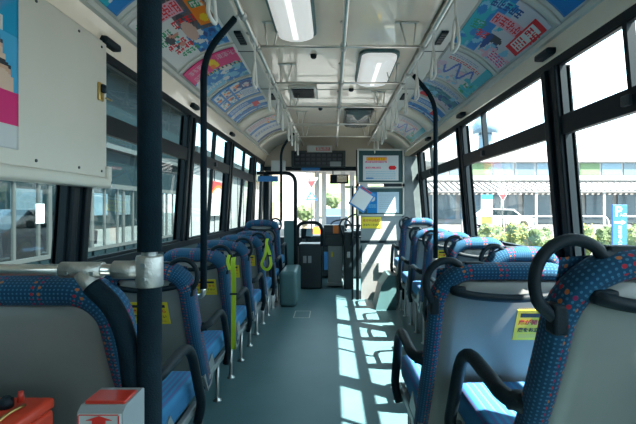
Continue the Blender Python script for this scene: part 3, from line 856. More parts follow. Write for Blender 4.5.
        a = Art(w,h,(.45,.48,.52)); a.rect(0,h*.3,w,h*.75,(.05,.16,.20)); a.blotch(0,h*.25,w,h*.8,[(.05,.2,.22),(.10,.25,.30),N_2,LB],rnd,60,6); a.lines(4,3,w-6,3,B_,rnd); a.lines(4,int(h*.82),w-5,3,PK,rnd)
        a.rect(w*.1,h*.8,w*.3,h,R_)
    elif kind == 7:    # pale sheet, blue lettering
        a = Art(w,h,W_); a.rect(0,h*.3,w,h*.42,B_); a.glyphs(5,int(h*.55),9,6,B_,rnd); a.lines(4,3,w-4,4,(.45,.12,.2),rnd); a.blotch(w*.6,0,w,h*.3,[O_,PK,Yl],rnd,10,4); a.rect(0,h*.9,w,h,N_2)
    elif kind == 8:    # blue white sheet
        a = Art(w,h,LB); a.rect(0,h*.5,w,h,B_); a.glyphs(4,4,8,6,W_,rnd); a.blotch(0,h*.4,w,h*.8,[W_,T_,G_,B_],rnd,40,6); a.ell(w*.8,h*.5,10,7,(.2,.4,.1))
    elif kind == 9:    # tall poster: blue top with pink lettering, people, pink band, white foot
        a = Art(w,h,(.05,.28,.45)); 
        for y in range(int(h*.35)):
            for x in range(w):
                t_ = (x+y*.6)/(w+h*.2); a.p[y][x] = (.05+.35*max(0,math.sin(t_*4)),.30,.48)
        a.glyphs(int(w*.45),int(h*.09),2,7,R_,rnd,out=W_); a.ell(w*.62,h*.22,6,6,R_); a.ell(w*.62,h*.22,4,4,W_); a.glyphs(2,int(h*.29),4,6,R_,rnd,out=W_)
        a.rect(0,h*.36,w,h*.68,(.12,.38,.58))
        for cx,cy in ((.25,.42),(.7,.42),(.45,.52),(.8,.56),(.15,.58)):
            a.ell(w*cx,h*cy,4,5,K_); a.ell(w*cx+1,h*cy+1,3,3.5,(.60,.40,.30)); a.ell(w*cx,h*(cy+.07),5,7,(.68,.52,.42))
        a.rect(0,h*.68,w,h*.87,P_); a.ell(w*.5,h*.77,9,8,W_); a.glyphs(int(w*.3),int(h*.745),3,3,P_,rnd); a.rect(0,h*.87,w,h,W_); a.lines(2,int(h*.89),w-8,4,GY,rnd,3)
    elif kind == 10:   # notice: yellow heading, red lines
        a = Art(w,h,(.62,.66,.68)); a.glyphs(8,4,8,4,Yl,rnd,out=O_); a.glyphs(5,10,11,3,P_,rnd); a.glyphs(5,20,8,3,P_,rnd); a.ell(w*.82,21,8,4,R_)
        a.lines(6,28,w-6,5,LB,rnd,3); a.rect(6,h-5,w*.3,h-3,B_)
    elif kind == 11:   # blue form sheet
        a = Art(w,h,(.48,.60,.68)); a.rect(0,0,w*.33,h,(.03,.20,.45)); a.ell(w*.16,h*.3,6,6,W_); a.lines(4,int(h*.6),int(w*.3),4,LB,rnd); a.lines(int(w*.4),6,w-5,8,GY,rnd,4)
    return a
def sheet(name, fn, a, label, cat='poster', group=None, parent=None, loc=None, thick=None):
    """fn(u,v)->point, v=0 is the top row of the print"""
    me = bpy.data.meshes.new(name); w,h = a.w,a.h
    vs = [fn(i/w,j/h) for j in range(h+1) for i in range(w+1)]
    fs = [(j*(w+1)+i,(j+1)*(w+1)+i,(j+1)*(w+1)+i+1,j*(w+1)+i+1) for j in range(h) for i in range(w)]
    o0 = Vector(loc) if loc else Vector((0,0,0))
    me.from_pydata([tuple(Vector(v)-o0) for v in vs], [], fs)
    ca = me.color_attributes.new('ink','FLOAT_COLOR','CORNER')
    buf = []
    for j in range(h):
        for i in range(w): m3 = sum(a.p[j][i])/3; buf += [*[max(0,(m3+(q-m3)*1.25)*.85) for q in a.p[j][i]],1]*4
    ca.data.foreach_set('color', buf)
    for p in me.polygons: p.use_smooth = True
    me.materials.append(MATS['print'])
    o = bpy.data.objects.new(name, me); COL.objects.link(o); o.location = o0
    m_ = o.modifiers.new('thickness','SOLIDIFY'); m_.thickness = .0012; m_.offset = -1
    if parent: o.parent = parent
    elif label: tag(o, label, cat, group)
    return o
def cove_poster(side, y0, y1, kind, label, seed=1, lo=.06, hi=.94):
    # left posters read with their top at the inner edge, first column nearest the viewer at outer...
    def fn(u, v):
        # u along the arc direction (outer->inner for left, inner->outer for right), v along the bus
        t = (lo+(hi-lo)*(1-u)) if side < 0 else (lo+(hi-lo)*u)
        x, z = cove(side, t, .0045); return (x, y0+(y1-y0)*v, z)
    x,z = cove(side,.5)
    sheet('poster', fn, art(kind,64,44,seed), label, 'poster', 'advertising posters on the %s ceiling cove'%('left' if side<0 else 'right'), loc=(x,(y0+y1)/2,z))
cove_poster(-1,1.27,1.93,8,'blue and white poster on the left cove, left of the thick padded pole',2)
cove_poster(-1,2.03,2.69,0,'poster on the left cove with red lettering, dark photograph and orange pack',3)
cove_poster(-1,2.78,3.34,1,'poster on the left cove with a pink band over a blue landscape',4)
cove_poster(-1,3.42,3.88,2,'poster on the left cove with blue ground and small white picture panels',5)
cove_poster(-1,3.92,4.38,3,'blue and white striped poster on the left cove with a small red box',6)
cove_poster(-1,4.78,5.65,7,'pale poster with blue lettering beyond the cream arch on the left cove',7)
cove_poster(1,1.28,1.93,8,'blue and green poster cut off by the top right edge of the view',8)
cove_poster(1,2.03,2.69,4,'poster on the right cove with red lettering, dark bird and red framed box',9)
cove_poster(1,2.78,3.34,5,'pale poster on the right cove with blue pen lines and turquoise edge',10)
cove_poster(1,3.42,3.86,6,'poster on the right cove with dark blue green hills',11)
cove_poster(1,3.9,4.38,3,'blue poster with small red box ahead of the hills poster, right cove',12)
cove_poster(1,4.78,5.65,5,'pale shiny poster beyond the cream arch on the right cove',13)

# ------------------------------------------------------------------ cream panel box on the left
t = empty('panel_box', (-1.06,1.025,1.27), 'large cream panel box fixed over the left window with rounded lower lip', 'panel')
mb = MB(); mb.box(-.0,.024,-2.2,.925,.045,.665,'panel_cream',.006); mb.build('body', t)
mb = MB(); mb.box(.02,.030,-2.2,.905,.05,.655,'panel_cream',.002)
for y in (-.30,-.05,.2,.45,.70,.87):
    for z in (.075,.63): mb.lathe([(.006,.03),(.006,.033),(.003,.034)], (0,y,z), 'hinge_dark', 8, 'x')
mb.build('cover_plate', t)
mb = MB(); mb.box(-.03,.045,-2.2,.935,0,.05,'panel_cream',.018,4); mb.box(.0,.045,.902,.935,.03,.10,'panel_cream',.008); mb.build('lip', t)
mb = MB(); mb.box(.029,.042,.835,.875,.385,.465,'brass',.005); mb.box(.040,.056,.842,.868,.42,.457,'rubber',.005); mb.box(.052,.058,.86,.91,.395,.402,'brass',.002); mb.build('latch', t)
A9 = art(9,36,96,5)
YA, YB = .99, 1.39
xp = -1.06+.0325
sheet('poster', lambda u,v: (xp, YA+(YB-YA)*u, 1.935-(1.935-1.37)*v), A9, 'tall colourful poster with people and a pink band on the cream panel', 'poster', loc=(xp,(YA+YB)/2,1.37))

# ------------------------------------------------------------------ ticket machine, red box
t = empty('ticket_machine', (-.427,.78,0), 'small white machine with red top cover and red up arrow beside the padded pole', 'machine')
w2 = .042; ZT = .814
mb = MB(); mb.prism([(0,.55),(.09,.55),(.09,ZT-.004),(.084,ZT),(.012,ZT-.002),(0,ZT-.012)], 'x', -w2, w2, 'offwhite'); mb.build('body', t)
mb = MB(); mb.box(-w2+.005,w2-.004,.016,.066,ZT-.004,ZT+.004,'redgloss',.0015); mb.build('red_cover', t)
mb = MB(); zf = ZT-.012
mb.box(-w2+.002,w2-.002,-.003,.0,zf-.13,zf,'white',.001)
fp = mb.build('front_plate', t)
mb = MB()
mb.prism([(-.012,zf-.022),(.012,zf-.022),(.012,zf-.011),(.024,zf-.011),(0,zf-.003),(-.024,zf-.011),(-.012,zf-.011)],'y',-.005,-.003,'red')
for a_,b2_ in ((-w2+.003,-w2+.005),(w2-.007,w2-.005)): mb.box(a_,b2_,-.0045,-.003,zf-.12,zf-.003,'red')
mb.box(-w2+.005,w2-.007,-.0045,-.003,zf-.002,zf-.0005,'red')
mb.build('arrow', fp)
text_mesh('ワーN', .013, 'navy', 'lettering', fp, placed(0,-.0045,zf-.029))
mb = MB(); mb.lathe([(.06,0),(.06,.012),(.022,.02),(.022,.552)], (0,.045,0),'dark_panel',20); mb.build('stand', t)
bx = at(20,0,.95).x
t = empty('red_box', (bx-.075,.98,.44), 'bright red box with a brass clasp at the bottom left corner', 'box')
mb = MB(); mb.box(-.14,.068,-.10,.10,.0,.23,'redbox',.012,3); mb.build('body', t)
mb = MB(); mb.box(-.142,.070,-.102,.102,.23,.26,'redbox',.012,3); mb.build('lid', t)
mb = MB(); mb.tube([(-.02,-.108,.14),(.02,-.08,.235),(.03,-.02,.266),(.035,.04,.266)], .004,'brass',8,spline=4); mb.build('clasp', t)
mb = MB(); mb.lathe([(.016,.26),(.016,.275),(.008,.287)], (-.01,.04,0),'rubber',12); mb.box(-.03,.0,.03,.055,.26,.28,'rubber',.004); mb.lathe([(.008,.27),(.006,.295)], (.018,.05,0),'redgloss',10); mb.build('knob', t)
mb = MB(); mb.box(-1.12,-.62,.62,1.09,0,.44,'teal_housing',.03,3); tag(mb.build('wheel_housing', loc=(-.87,.87,0)), 'low teal housing on the left floor under the red box', 'housing')

# ------------------------------------------------------------------ front of the bus
YH = 6.69
def fbox(mb, x0,x1,y0,y1,Y,d,mt,bev=0):
    a = at(x0,y1,Y); b_ = at(x1,y0,Y); mb.box(a.x,b_.x,Y,Y+d,a.z,b_.z,mt,bev)
def ethr(name, x0,x1,y0,y1,Y,label,cat): 
    a = at((x0+x1)/2,y1,Y); return empty(name, a, label, cat), a
def build_rel(mb, name, root):
    o = mb.build(name); o.data.transform(Matrix.Translation(-root.location)); o.parent = root; return o
t,_ = ethr('fare_display',292,345,151,167,6.6,'wide dark fare display board above the windscreen','display')
mb = MB(); fbox(mb,291.5,345.5,150.5,167.5,6.62,.07,'dark_panel',.006); build_rel(mb,'casing',t)
mb = MB(); fbox(mb,294,343,152.5,165.5,6.612,.01,'led'); scr = build_rel(mb,'screen',t)
mb = MB()
for i in range(9):
    for j in range(3): fbox(mb,295.5+i*5.3,299.3+i*5.3,154+j*4,156.4+j*4,6.609,.004,'hinge_dark')
o = mb.build('fare_cell_grid'); o.data.transform(Matrix.Translation(-t.location)); o.parent = scr
t,_ = ethr('route_sign',307,332,145.5,152,6.58,'small white sign with red lettering on top of the fare display','sign')
mb = MB(); fbox(mb,307,332,145.5,152,6.58,.03,'white',.002); build_rel(mb,'plate',t)
mb = MB(); fbox(mb,316,330,147.3,150.6,6.576,.004,'sign_red'); build_rel(mb,'red_field',t)
o = text_mesh('運賃表示', .05, 'white', 'lettering', t, Matrix.Translation(-t.location) @ placed(*at(323,149,6.575)))
mb = MB(); fbox(mb,301,320,167.3,170.8,6.65,.02,'blue_sign',.001)
tag(mb.build('blue_label', loc=at(310,171,6.65)), 'small blue label strip under the fare display', 'label')
mb = MB(); fbox(mb,330,341,161.5,166.3,6.585,.02,'offwhite',.001)
tag(mb.build('notice_card', loc=at(335,166,6.585)), 'small pale card on the lower right of the fare display', 'card')
t,_ = ethr('rear_view_mirror',330,348,174,183,6.5,'driver rear view mirror hanging under the windscreen header','mirror')
mb = MB(); fbox(mb,330,348.5,174.5,183.5,6.5,.04,'rubber',.01); build_rel(mb,'casing',t)
mb = MB(); fbox(mb,337,347,175.5,182,6.494,.006,'mirror'); build_rel(mb,'glass',t)
mb = MB(); a = at(333,176,6.53); mb.tube([a,(a.x,6.68,1.79)],.008,'rubber',8); build_rel(mb,'arm',t)
# entrance frame on the left of the windscreen
YF = 6.04
t = empty('entrance_frame', (-.8,YF,0), 'dark rounded tube frame around the front door passage', 'frame')
a = at(257,173,YF); b_ = at(295.5,173,YF)
mb = MB(); mb.tube([Vector(p)-t.location for p in fillet([(a.x,YF,a.z),(b_.x,YF,b_.z),(b_.x,YF,.0)],.16,8)], .026,'frame_black',12); mb.build('tube', t)
mb = MB(); mb.tube([Vector((at(266,0,YF).x,YF,a.z))-t.location, Vector((at(266,0,YF).x,YF,0))-t.location], .045,'frame_black',10); mb.build('post', t)
mb = MB(); x0,x1 = at(284,0,YF).x, at(294,0,YF).x
mb.box(x0-t.location.x,x1-t.location.x,-.012,.012,.03,1.0,'teal_housing',.004); mb.build('panel', t)
mb = MB(); fbox(mb,258,278,176,181.5,5.9,.02,'blue_sign',.001); tag(mb.build('blue_sign', loc=at(268,181,5.9)), 'blue strip sign hanging on the entrance frame left of the windscreen', 'sign')
mb = MB(); fbox(mb,271,285,160.5,171,5.85,.05,'white',.004); tag(mb.build('white_case', loc=at(278,171,5.85)), 'small white case on the ceiling left of the fare display', 'case')
mb = MB(); mb.box(-.63,-.42,5.05,5.75,0,.42,'teal_housing',.05,4); tag(mb.build('wheel_housing', loc=(-.58,5.4,0)), 'rounded teal housing on the floor beside the frontmost left seat', 'housing')
# loop handrail with little device
YG = 6.15
t = empty('loop_handrail', at(309,244,YG), 'black rounded loop handrail standing on the console beside the entrance', 'handrail')
L0 = t.location
mb = MB(); mb.tube([Vector(p)-L0 for p in fillet([at(297.5,246,YG),at(297.5,222.5,YG),at(322,222.5,YG),at(322,246,YG)],.13,8)], .025,'rubber',12); mb.build('loop', t)
t = empty('console', (at(309,0,YG).x,YG+.19,0), 'dark console with pale notices beside the entrance below the loop handrail', 'console')
mb = MB(); mb.box(at(298,0,YG).x-t.location.x, at(322,0,YG).x-t.location.x, -.18,.18, 0, at(0,244,YG).z,'dark_panel',.03,3); mb.build('body', t)
for xx,yy in ((303,256),(308,256)):
    a = at(xx,yy+7,YG); b_ = at(xx+3.4,yy,YG)
    mb = MB(); mb.box(a.x-t.location.x,b_.x-t.location.x,-.186,-.18,a.z,b_.z,'offwhite',.001); mb.build('notice', t)
t = empty('side_monitor', at(307,240,6.25), 'small tilted monitor inside the loop handrail', 'monitor')
mb = MB(); mb.box(-.09,.06,0,.06,.02,.17,'rubber',.02,3); mb.tube([(0,.03,.02),(0,.03,-.015)],.015,'rubber',8); mb.build('casing', t)
mb = MB(); mb.hexa([(-.015,-.008,.06),(.085,-.008,.05),(.085,.0,.05),(-.015,.0,.06),(-.005,-.008,.17),(.09,-.008,.16),(.09,.0,.16),(-.005,0,.17)],'screen'); mb.build('screen', t)
# fare box
YB_ = 6.35
t = empty('fare_box', (at(336,0,YB_).x,YB_+.15,0), 'grey fare box with dark head and orange label in the middle of the aisle front', 'fare box')
def rb(mb,x0,x1,y0,y1,Y,d,mt,bev=0):
    a = at(x0,y1,Y)-t.location; b2 = at(x1,y0,Y)-t.location; mb.box(a.x,b2.x,a.y,a.y+d,a.z,b2.z,mt,bev)
mb = MB(); rb(mb,328,342,246,283,YB_,.28,'grey_panel',.01); rb(mb,327,343,282.5,286,YB_-.03,.34,'grey_panel',.01); mb.build('body', t)
mb = MB(); rb(mb,324,345,225,247,YB_+.03,.24,'dark_panel',.015); rb(mb,323,333,228,232,YB_+.02,.02,'hinge_dark',.002); rb(mb,325,343,236,246,YB_,.1,'dark_panel',.01); mb.build('head', t)
mb = MB(); rb(mb,333,338.5,225.5,233.5,YB_+.012,.01,'orange',.001); mb.build('orange_label', t)['label'] = 'orange label'
mb = MB(); rb(mb,331,333,252,257,YB_-.006,.008,'yellow',.001); mb.build('yellow_label', t)
mb = MB(); rb(mb,344,353,232,291,YB_-.2,.25,'dark_panel',.02); 
o = mb.build('driver_pedestal'); o.location = t.location; tag(o, 'black upright cabinet just right of the grey fare box', 'cabinet')
for x0,x1,y0,y1,mt_,nm,lab in ((324,328,252,270,'blue_edge','blue_cloth','blue cloth hanging between the dark console and the grey fare box'),
    (347,350,252,258,'white','switch_plate','small white plate on the black cabinet right of the fare box')):
    mb = MB(); fbox(mb,x0,x1,y0,y1,YB_-.24,.035,mt_,.006); tag(mb.build(nm, loc=at((x0+x1)/2,y1,YB_-.24)), lab, nm.split('_')[-1])
mb = MB(); mb.tube([at(343,236,6.1),at(340,224,6.15),at(346,219,6.2),at(352,228,6.15),at(351,246,6.1)],.012,'rubber',8,spline=6); tag(mb.build('microphone_cable', loc=at(351,246,6.1)), 'black looped cable above the cabinet right of the fare box', 'cable')
# dash and wheel
t = empty('dashboard', (.2,7.3,0), 'dark dashboard below the windscreen', 'dashboard')
mb = MB(); mb.box(-.7,.9,-.25,.22,.02,.72,'dark_panel',.05,3); mb.box(-.35,.6,-.22,.2,.70,.80,'dark_panel',.04,3); mb.build('body', t)
t = empty('steering_wheel', (.42,6.72,.90), 'thin dark steering wheel in front of the driver, mostly hidden', 'steering wheel')
mb = MB(); mb.tube([(.22*math.cos(a*PI/12), .12*math.sin(a*PI/12), .18*math.sin(a*PI/12)) for a in range(24)], .013,'rubber',10,closed=True); mb.build('rim', t)
mb = MB(); mb.tube([(-.21,0,0),(.21,0,0)],.011,'rubber',8); mb.tube([(0,0,0),(0,.28,-.08)],.03,'rubber',10); mb.build('column', t)
for k,(x0,y0,x1,y1) in enumerate(((327,232,345,219),(336,234,352,224))):
    a = at(x0,y0,7.5); c_ = at(x1,y1,7.5)
    mb = MB(); m_ = (a+c_)/2+Vector((-.06,0,.06)); mb.tube([a,m_,c_],.012,'rubber',8,spline=5); tag(mb.build('windscreen_wiper', loc=a), 'black windscreen wiper arm, %s of the two'%('left' if k==0 else 'right'), 'wiper', 'windscreen wipers')

# driver partition
YP = 5.47
t = empty('driver_partition', (.66,YP,0), 'grey partition wall of stacked panels behind the driver', 'partition')
def rp(name, items):
    mb = MB()
    for x0,x1,y0,y1,dy,d,mt in items:
        a = at(x0,y1,YP)-t.location; b2 = at(x1,y0,YP)-t.location; mb.box(a.x,b2.x,dy,dy+d,max(a.z,.0),b2.z,mt,.004)
    return mb.build(name, t)
rp('upper_panel', [(361,404,216,240.5,0,.03,'grey_panel')])
rp('middle_panel', [(362,398,243,263.5,0,.03,'grey_panel')])
rp('black_band', [(360,403,240.5,243,-.01,.04,'rubber'),(395,399,243,264,-.01,.03,'rubber')])
rp('lower_box', [(361,400,263.5,301,.0,.08,'metal_panel'),(378,400,262,272,-.05,.06,'grey_panel')])
rp('side_pane', [(404.5,421,156,240,.02,.02,'dull_diffuser')])
rp('white_tag', [(397.5,400.5,251,254.5,-.016,.01,'white'),(397.5,400.5,268,272,-.016,.01,'white')])
mb = MB()
for x,y0,y1,r_ in ((357.5,150,302,.020),(352.5,186,302,.013),(403.5,150,302,.016)):
    a = at(x,y0,YP); c_ = at(x,y1,YP); mb.tube([a-t.location, Vector((c_.x,YP,0))-t.location], r_,'frame_black',12)
mb.tube([at(345,187,YP)-t.location,at(357,187,YP)-t.location],.012,'chrome',8)
mb.build('post', t)
rp('yellow_notice_backing', [(361.5,381,217,228.5,-.004,.006,'yellow')])
yn = rp('yellow_notice', [(362,380.5,217.5,228,-.007,.004,'yellow')]); yn['label'] = 'yellow notice with black and red lettering'
for k,(tt,sz,mt_) in enumerate((('走行中は危険',.036,'sign_red'),('お立ちください',.030,'sticker_black'))):
    text_mesh(tt, sz, mt_, 'lettering', yn, Matrix.Translation(-t.location) @ placed(*(at(371.3,220.6+k*4.4,YP-.009))))
# dark sloping housing in front
t2 = empty('wheel_housing', (at(388,0,5.1).x,5.1,0), 'dark sloping housing on the floor in front of the driver partition', 'housing')
mb = MB(); mb.prism([(-.17,0),(.07,0),(.07,.40),(-.02,.40),(-.10,.28)], 'y', -.2, .2, 'teal_housing'); mb.build('body', t2)
def board(x0,x1,y0,y1,name,label,kind,inner):
    tt = empty(name, at((x0+x1)/2,y1,YP-.03), label, 'notice board'); L = tt.location
    mb = MB(); a = at(x0,y1,YP)-L; b2 = at(x1,y0,YP)-L; f=.022
    mb.box(a.x,b2.x,0,.05,a.z,a.z+f,'trim_grey',.004); mb.box(a.x,b2.x,0,.05,b2.z-f,b2.z,'trim_grey',.004); mb.box(a.x,a.x+f,0,.05,a.z,b2.z,'trim_grey',.004); mb.box(b2.x-f,b2.x,0,.05,a.z,b2.z,'trim_grey',.004)
    mb.build('frame', tt)
    mb = MB(); mb.box(a.x+f,b2.x-f,.02,.045,a.z+f,b2.z-f,'teal_board'); mb.build('backing', tt)
    xa,ya,xb,yb = inner; p = at(xa,ya,YP-.012); q = at(xb,yb,YP-.012)
    sheet('notice', lambda u,v: (p.x+(q.x-p.x)*u, YP-.012, p.z+(q.z-p.z)*v), art(kind,72,44,21), label.replace('notice board','')+' sheet', parent=None)
    return tt
b_ = board(357,404,149,184,'notice_board','teal notice board with white sheet, yellow heading and red lines, behind the driver',10,(363,155.5,398.5,180.5))
b_ = board(357,404,186.5,216,'notice_board','lower teal notice board with a pale form sheet below the one with yellow heading',11,(367,192,399,213))
ps = [o for o in bpy.data.objects if o.name.startswith('notice') and 'ink' in (o.data.color_attributes.keys() if o.type=='MESH' else [])]
ps[0]['label'] = 'white printed sheet with yellow heading and red lines on the upper board'; ps[0]['category'] = 'notice'
ps[1]['label'] = 'pale blue form sheet with dark blue left strip on the lower board'; ps[1]['category'] = 'notice'
mb = MB(); fbox(mb,384,402,183.4,186.6,YP-.05,.05,'rubber',.004); tag(mb.build('card_slot', loc=at(393,186,YP-.05)), 'black slot between the two notice boards on the right', 'slot')
mb = MB(); fbox(mb,360,368,183.2,186.6,YP-.04,.03,'white',.003); tag(mb.build('white_tag', loc=at(364,186,YP-.04)), 'small white tag between the two notice boards on the left', 'tag')
# tilted blue-edged folder hanging at the partition
t = empty('hanging_folder', at(362,199,5.3), 'tilted pale folder with blue edges hanging on the partition post', 'folder')
c = math.radians(-33)
def rot(x,z): return (x*math.cos(c)-z*math.sin(c), z*math.cos(c)+x*math.sin(c))
def plate(x0,x1,z0,z1,y0,y1,mt,mb):
    P4 = [rot(x0,z0),rot(x1,z0),rot(x1,z1),rot(x0,z1)]
    mb.prism(P4,'y',y0,y1,mt)
mb = MB(); plate(-.115,.115,-.14,.14,0,.01,'blue_edge',mb); mb.build('cover', t)
mb = MB(); plate(-.10,.10,-.115,.10,-.004,.0,'paper',mb); mb.build('sheet', t)
mb = MB(); plate(-.09,.06,.112,.13,-.004,.0,'sign_red',mb); mb.build('red_line', t)

# ------------------------------------------------------------------ outside
GZ = -.36
mb = MB(); mb.box(-60,80,-40,140,GZ-.1,GZ,'asphalt'); struct('ground', mb)
# station building on the right, facing us
t = empty('station_building', (30,45,GZ), 'long pale two storey building with blue window band and striped canopy on the right', 'building')
L = t.location
def eb(name, items, parent=t, base=L, bev=0):
    mb = MB()
    for x0,x1,y0,y1,z0,z1,mt in items: mb.box(x0-base.x,x1-base.x,y0-base.y,y1-base.y,z0-base.z,z1-base.z,mt,bev)
    return mb.build(name, parent)
eb('wall', [(9,75,42,52,GZ,6.7,'far_white')])
eb('parapet', [(8.8,75,41.6,42,5.7,6.9,'far_white'),(8.8,75,41.5,42,3.9,4.35,'far_white')])
wi = []
x = 9.5; k = 0
while x < 74:
    eb('window', [(x,x+1.9,41.9,42.0,4.45,5.6,('far_blue','far_glass','far_green','far_blue','far_glass')[k%5])]); x += 2.15; k += 1
mb = MB(); 
for k in range(120): mb.hexa([(9+k*.55-L.x,38.5-L.y,2.75-L.z),(9.28+k*.55-L.x,38.5-L.y,2.75-L.z),(9.28+k*.55-L.x,41.8-L.y,3.7-L.z),(9+k*.55-L.x,41.8-L.y,3.7-L.z),(9+k*.55-L.x,38.5-L.y,2.80-L.z),(9.28+k*.55-L.x,38.5-L.y,2.80-L.z),(9.28+k*.55-L.x,41.8-L.y,3.76-L.z),(9+k*.55-L.x,41.8-L.y,3.76-L.z)],'awning')
mb.box(9-L.x,75-L.x,38.5-L.y,41.9-L.y,2.62-L.z,2.72-L.z,'far_white'); mb.build('canopy', t)
x = 9.6; k = 0
while x < 74:
    eb('shop_window', [(x,x+2.6,41.85,41.95,.1,2.5,('far_glass','far_blue','far_glass')[k%3])]); x += 3.1; k += 1
x = 9.2
while x < 74: eb('column', [(x,x+.22,38.6,38.8,GZ,2.65,'far_white')]); x += 3.1
t3 = empty('roof_structure', (31,55,6.7), 'pale slanted roof block rising above the station building', 'roof')
mb = MB(); mb.prism([(-4.5,0),(4,0),(4,3.2),(3.2,3.4),(-4.5,.5)],'y',-3,3,'awning'); mb.box(0,2.6,-3.05,-3,1,2,'far_blue'); mb.build('block', t3)
t3 = empty('tower', (32.5,90,GZ), 'faint pale tower standing behind the building on the right', 'tower')
mb = MB(); mb.lathe([(1.8,0),(1.4,17),(1.4,17.2)], (0,0,0),'far_blue',12); mb.build('shaft', t3)
mb = MB(); mb.lathe([(2.6,17.2),(2.8,19),(2.0,20),(1.2,22),(.2,25)], (0,0,0),'far_blue',12); mb.build('head', t3)
# shrubs
def shrub(X,Y,r,h,mt,label,seed):
    rnd = random.Random(seed)
    t = empty('shrub', (X,Y,GZ), label, 'shrub', 'shrubs outside the right windows')
    mb = MB(); i_ = mb.mi(mt); j_ = mb.mi('leaf_green')
    res = bmesh.ops.create_icosphere(mb.bm, subdivisions=3, radius=1)
    for v in res['verts']:
        d = v.co.normalized(); q = 1+.12*math.sin(d.x*7+seed)+.10*math.sin(d.y*9+seed*2)+.08*math.sin(d.z*11)
        v.co = Vector((d.x*r*q, d.y*r*q, h*.55+d.z*h*.45*q))
    for f in mb.bm.faces: f.material_index = j_
    for _ in range(900):
        d = Vector((rnd.gauss(0,1),rnd.gauss(0,1),rnd.gauss(0,1))).normalized(); q = 1+.12*math.sin(d.x*7+seed)+.10*math.sin(d.y*9+seed*2)+.08*math.sin(d.z*11)+rnd.uniform(-.03,.1)
        c = Vector((d.x*r*q, d.y*r*q, h*.55+d.z*h*.45*q)); a = Vector((rnd.gauss(0,1),rnd.gauss(0,1),rnd.gauss(0,1))).normalized(); b2 = a.cross(d).normalized(); s_ = .035
        f = mb.bm.faces.new([mb.bm.verts.new(p) for p in (c-a*s_,c+b2*s_*.5,c+a*s_,c-b2*s_*.5)]); f.material_index = i_ if rnd.random()<.75 else j_
    mb.build('foliage', t)
    mb = MB(); mb.tube([(0,0,0),(0,0,h*.4)],.03,'soil',8); mb.build('stem', t)
for k,(px,Y,r,h,mt,lab) in enumerate(((490,13,.42,1.05,'leaf_yellow','yellow green shrub below the red triangle sign'),(516,13.1,.38,1.05,'leaf_yellow','yellow green shrub right of the one below the triangle sign'),(541,12.6,.36,.95,'leaf_green','greener low shrub just left of the thick right pillar'),
    (580,12.5,.42,1.05,'leaf_yellow','yellow green shrub just right of the thick right pillar'),(607,12.6,.34,.95,'leaf_green','dull green shrub immediately left of the blue parking sign'),(642,12.8,.45,1.05,'leaf_yellow','yellow green shrub right of the blue parking sign'))):
    Y += (.0,.75,-.3)[k%3]
    shrub((px-CX)/F*Y, Y, r, h, mt, lab, k+3)
# parking sign
p = at(620,203,9); t = empty('parking_sign', (p.x,9,GZ), 'blue parking sign with white P and arrow outside the right window', 'sign')
mb = MB(); mb.box(-.155,.155,0,.05,.55,1.25-GZ,'sign_blue',.006); mb.build('panel', t)
mb = MB(); mb.box(-.12,-.08,.01,.04,0,.56,'ext_post'); mb.box(.08,.12,.01,.04,0,.56,'ext_post'); mb.build('leg', t)
text_mesh('P', .30, 'white', 'letter', t, placed(-.035,-.004,1.10-GZ))
text_mesh('入口', .075, 'white', 'lettering', t, placed(.065,-.004,1.03-GZ))
mb = MB(); z = .875-GZ; mb.prism([(-.12,z-.02),(.03,z-.02),(.03,z-.05),(.13,z),(.03,z+.05),(.03,z+.02),(-.12,z+.02)],'y',-.004,0,'white'); mb.build('arrow', t)
for k,ch in enumerate('駐車場入口'): text_mesh(ch, .085, 'white', 'lettering', t, placed(0,-.004,.76-GZ-k*.095))
# triangle sign (right)
def tri_sign(px,py,Y,wpx,label,name='stop_sign',txt='止まれ',mt='sign_red',inv=True,hollow=False):
    p = at(px,py,Y); w_ = wpx/F*Y; t = empty(name,(p.x,Y,GZ),label,'sign'); z = p.z-GZ; s_ = w_/2
    def tri(k): 
        q = [(-s_*k,s_*.577*k*1),(s_*k,s_*.577*k),(0,-s_*1.155*k)]
        return [(a,z+(b_ if inv else -b_)) for a,b_ in q]
    mb = MB(); mb.prism(tri(1),'y',0,.03,'white' if not hollow else mt); mb.build('plate', t)
    mb = MB(); mb.prism(tri(.86 if not hollow else .6),'y',-.004,0,mt if not hollow else 'white'); mb.build('face', t)
    if txt: text_mesh(txt, w_*.24, 'white', 'lettering', t, placed(0,-.008,z+s_*.22*(1 if inv else -1)))
    mb = MB(); mb.tube([(0,.05,0),(0,.05,z+s_*.4)],.03,'ext_post',8); mb.build('post', t)
tri_sign(503,195,20,12,'red inverted triangle stop sign outside the right window')
tri_sign(311.5,181.5,16,13.5,'red inverted triangle stop sign seen through the windscreen')
tri_sign(311.5,197,17,12,'pale blue triangle sign below the stop sign seen through the windscreen','crossing_sign',None,'sign_blue',False,True)
p = at(487,203,16); t = empty('bus_stop_sign',(p.x,16,GZ),'tall white bus stop sign with blue top and yellow field, right of the second pillar','sign')
mb = MB(); mb.box(-.22,.22,0,.05,.65,2.05,'white',.01); mb.build('panel', t)
mb = MB(); mb.box(-.22,.22,-.01,.0,1.88,2.05,'blue_sign'); mb.build('header', t); mb = MB(); mb.box(-.19,.19,-.01,0,.9,1.3,'leaf_yellow'); mb.build('timetable', t)
mb = MB(); mb.tube([(0,.03,0),(0,.03,.66)],.03,'ext_post',8); mb.build('post', t)
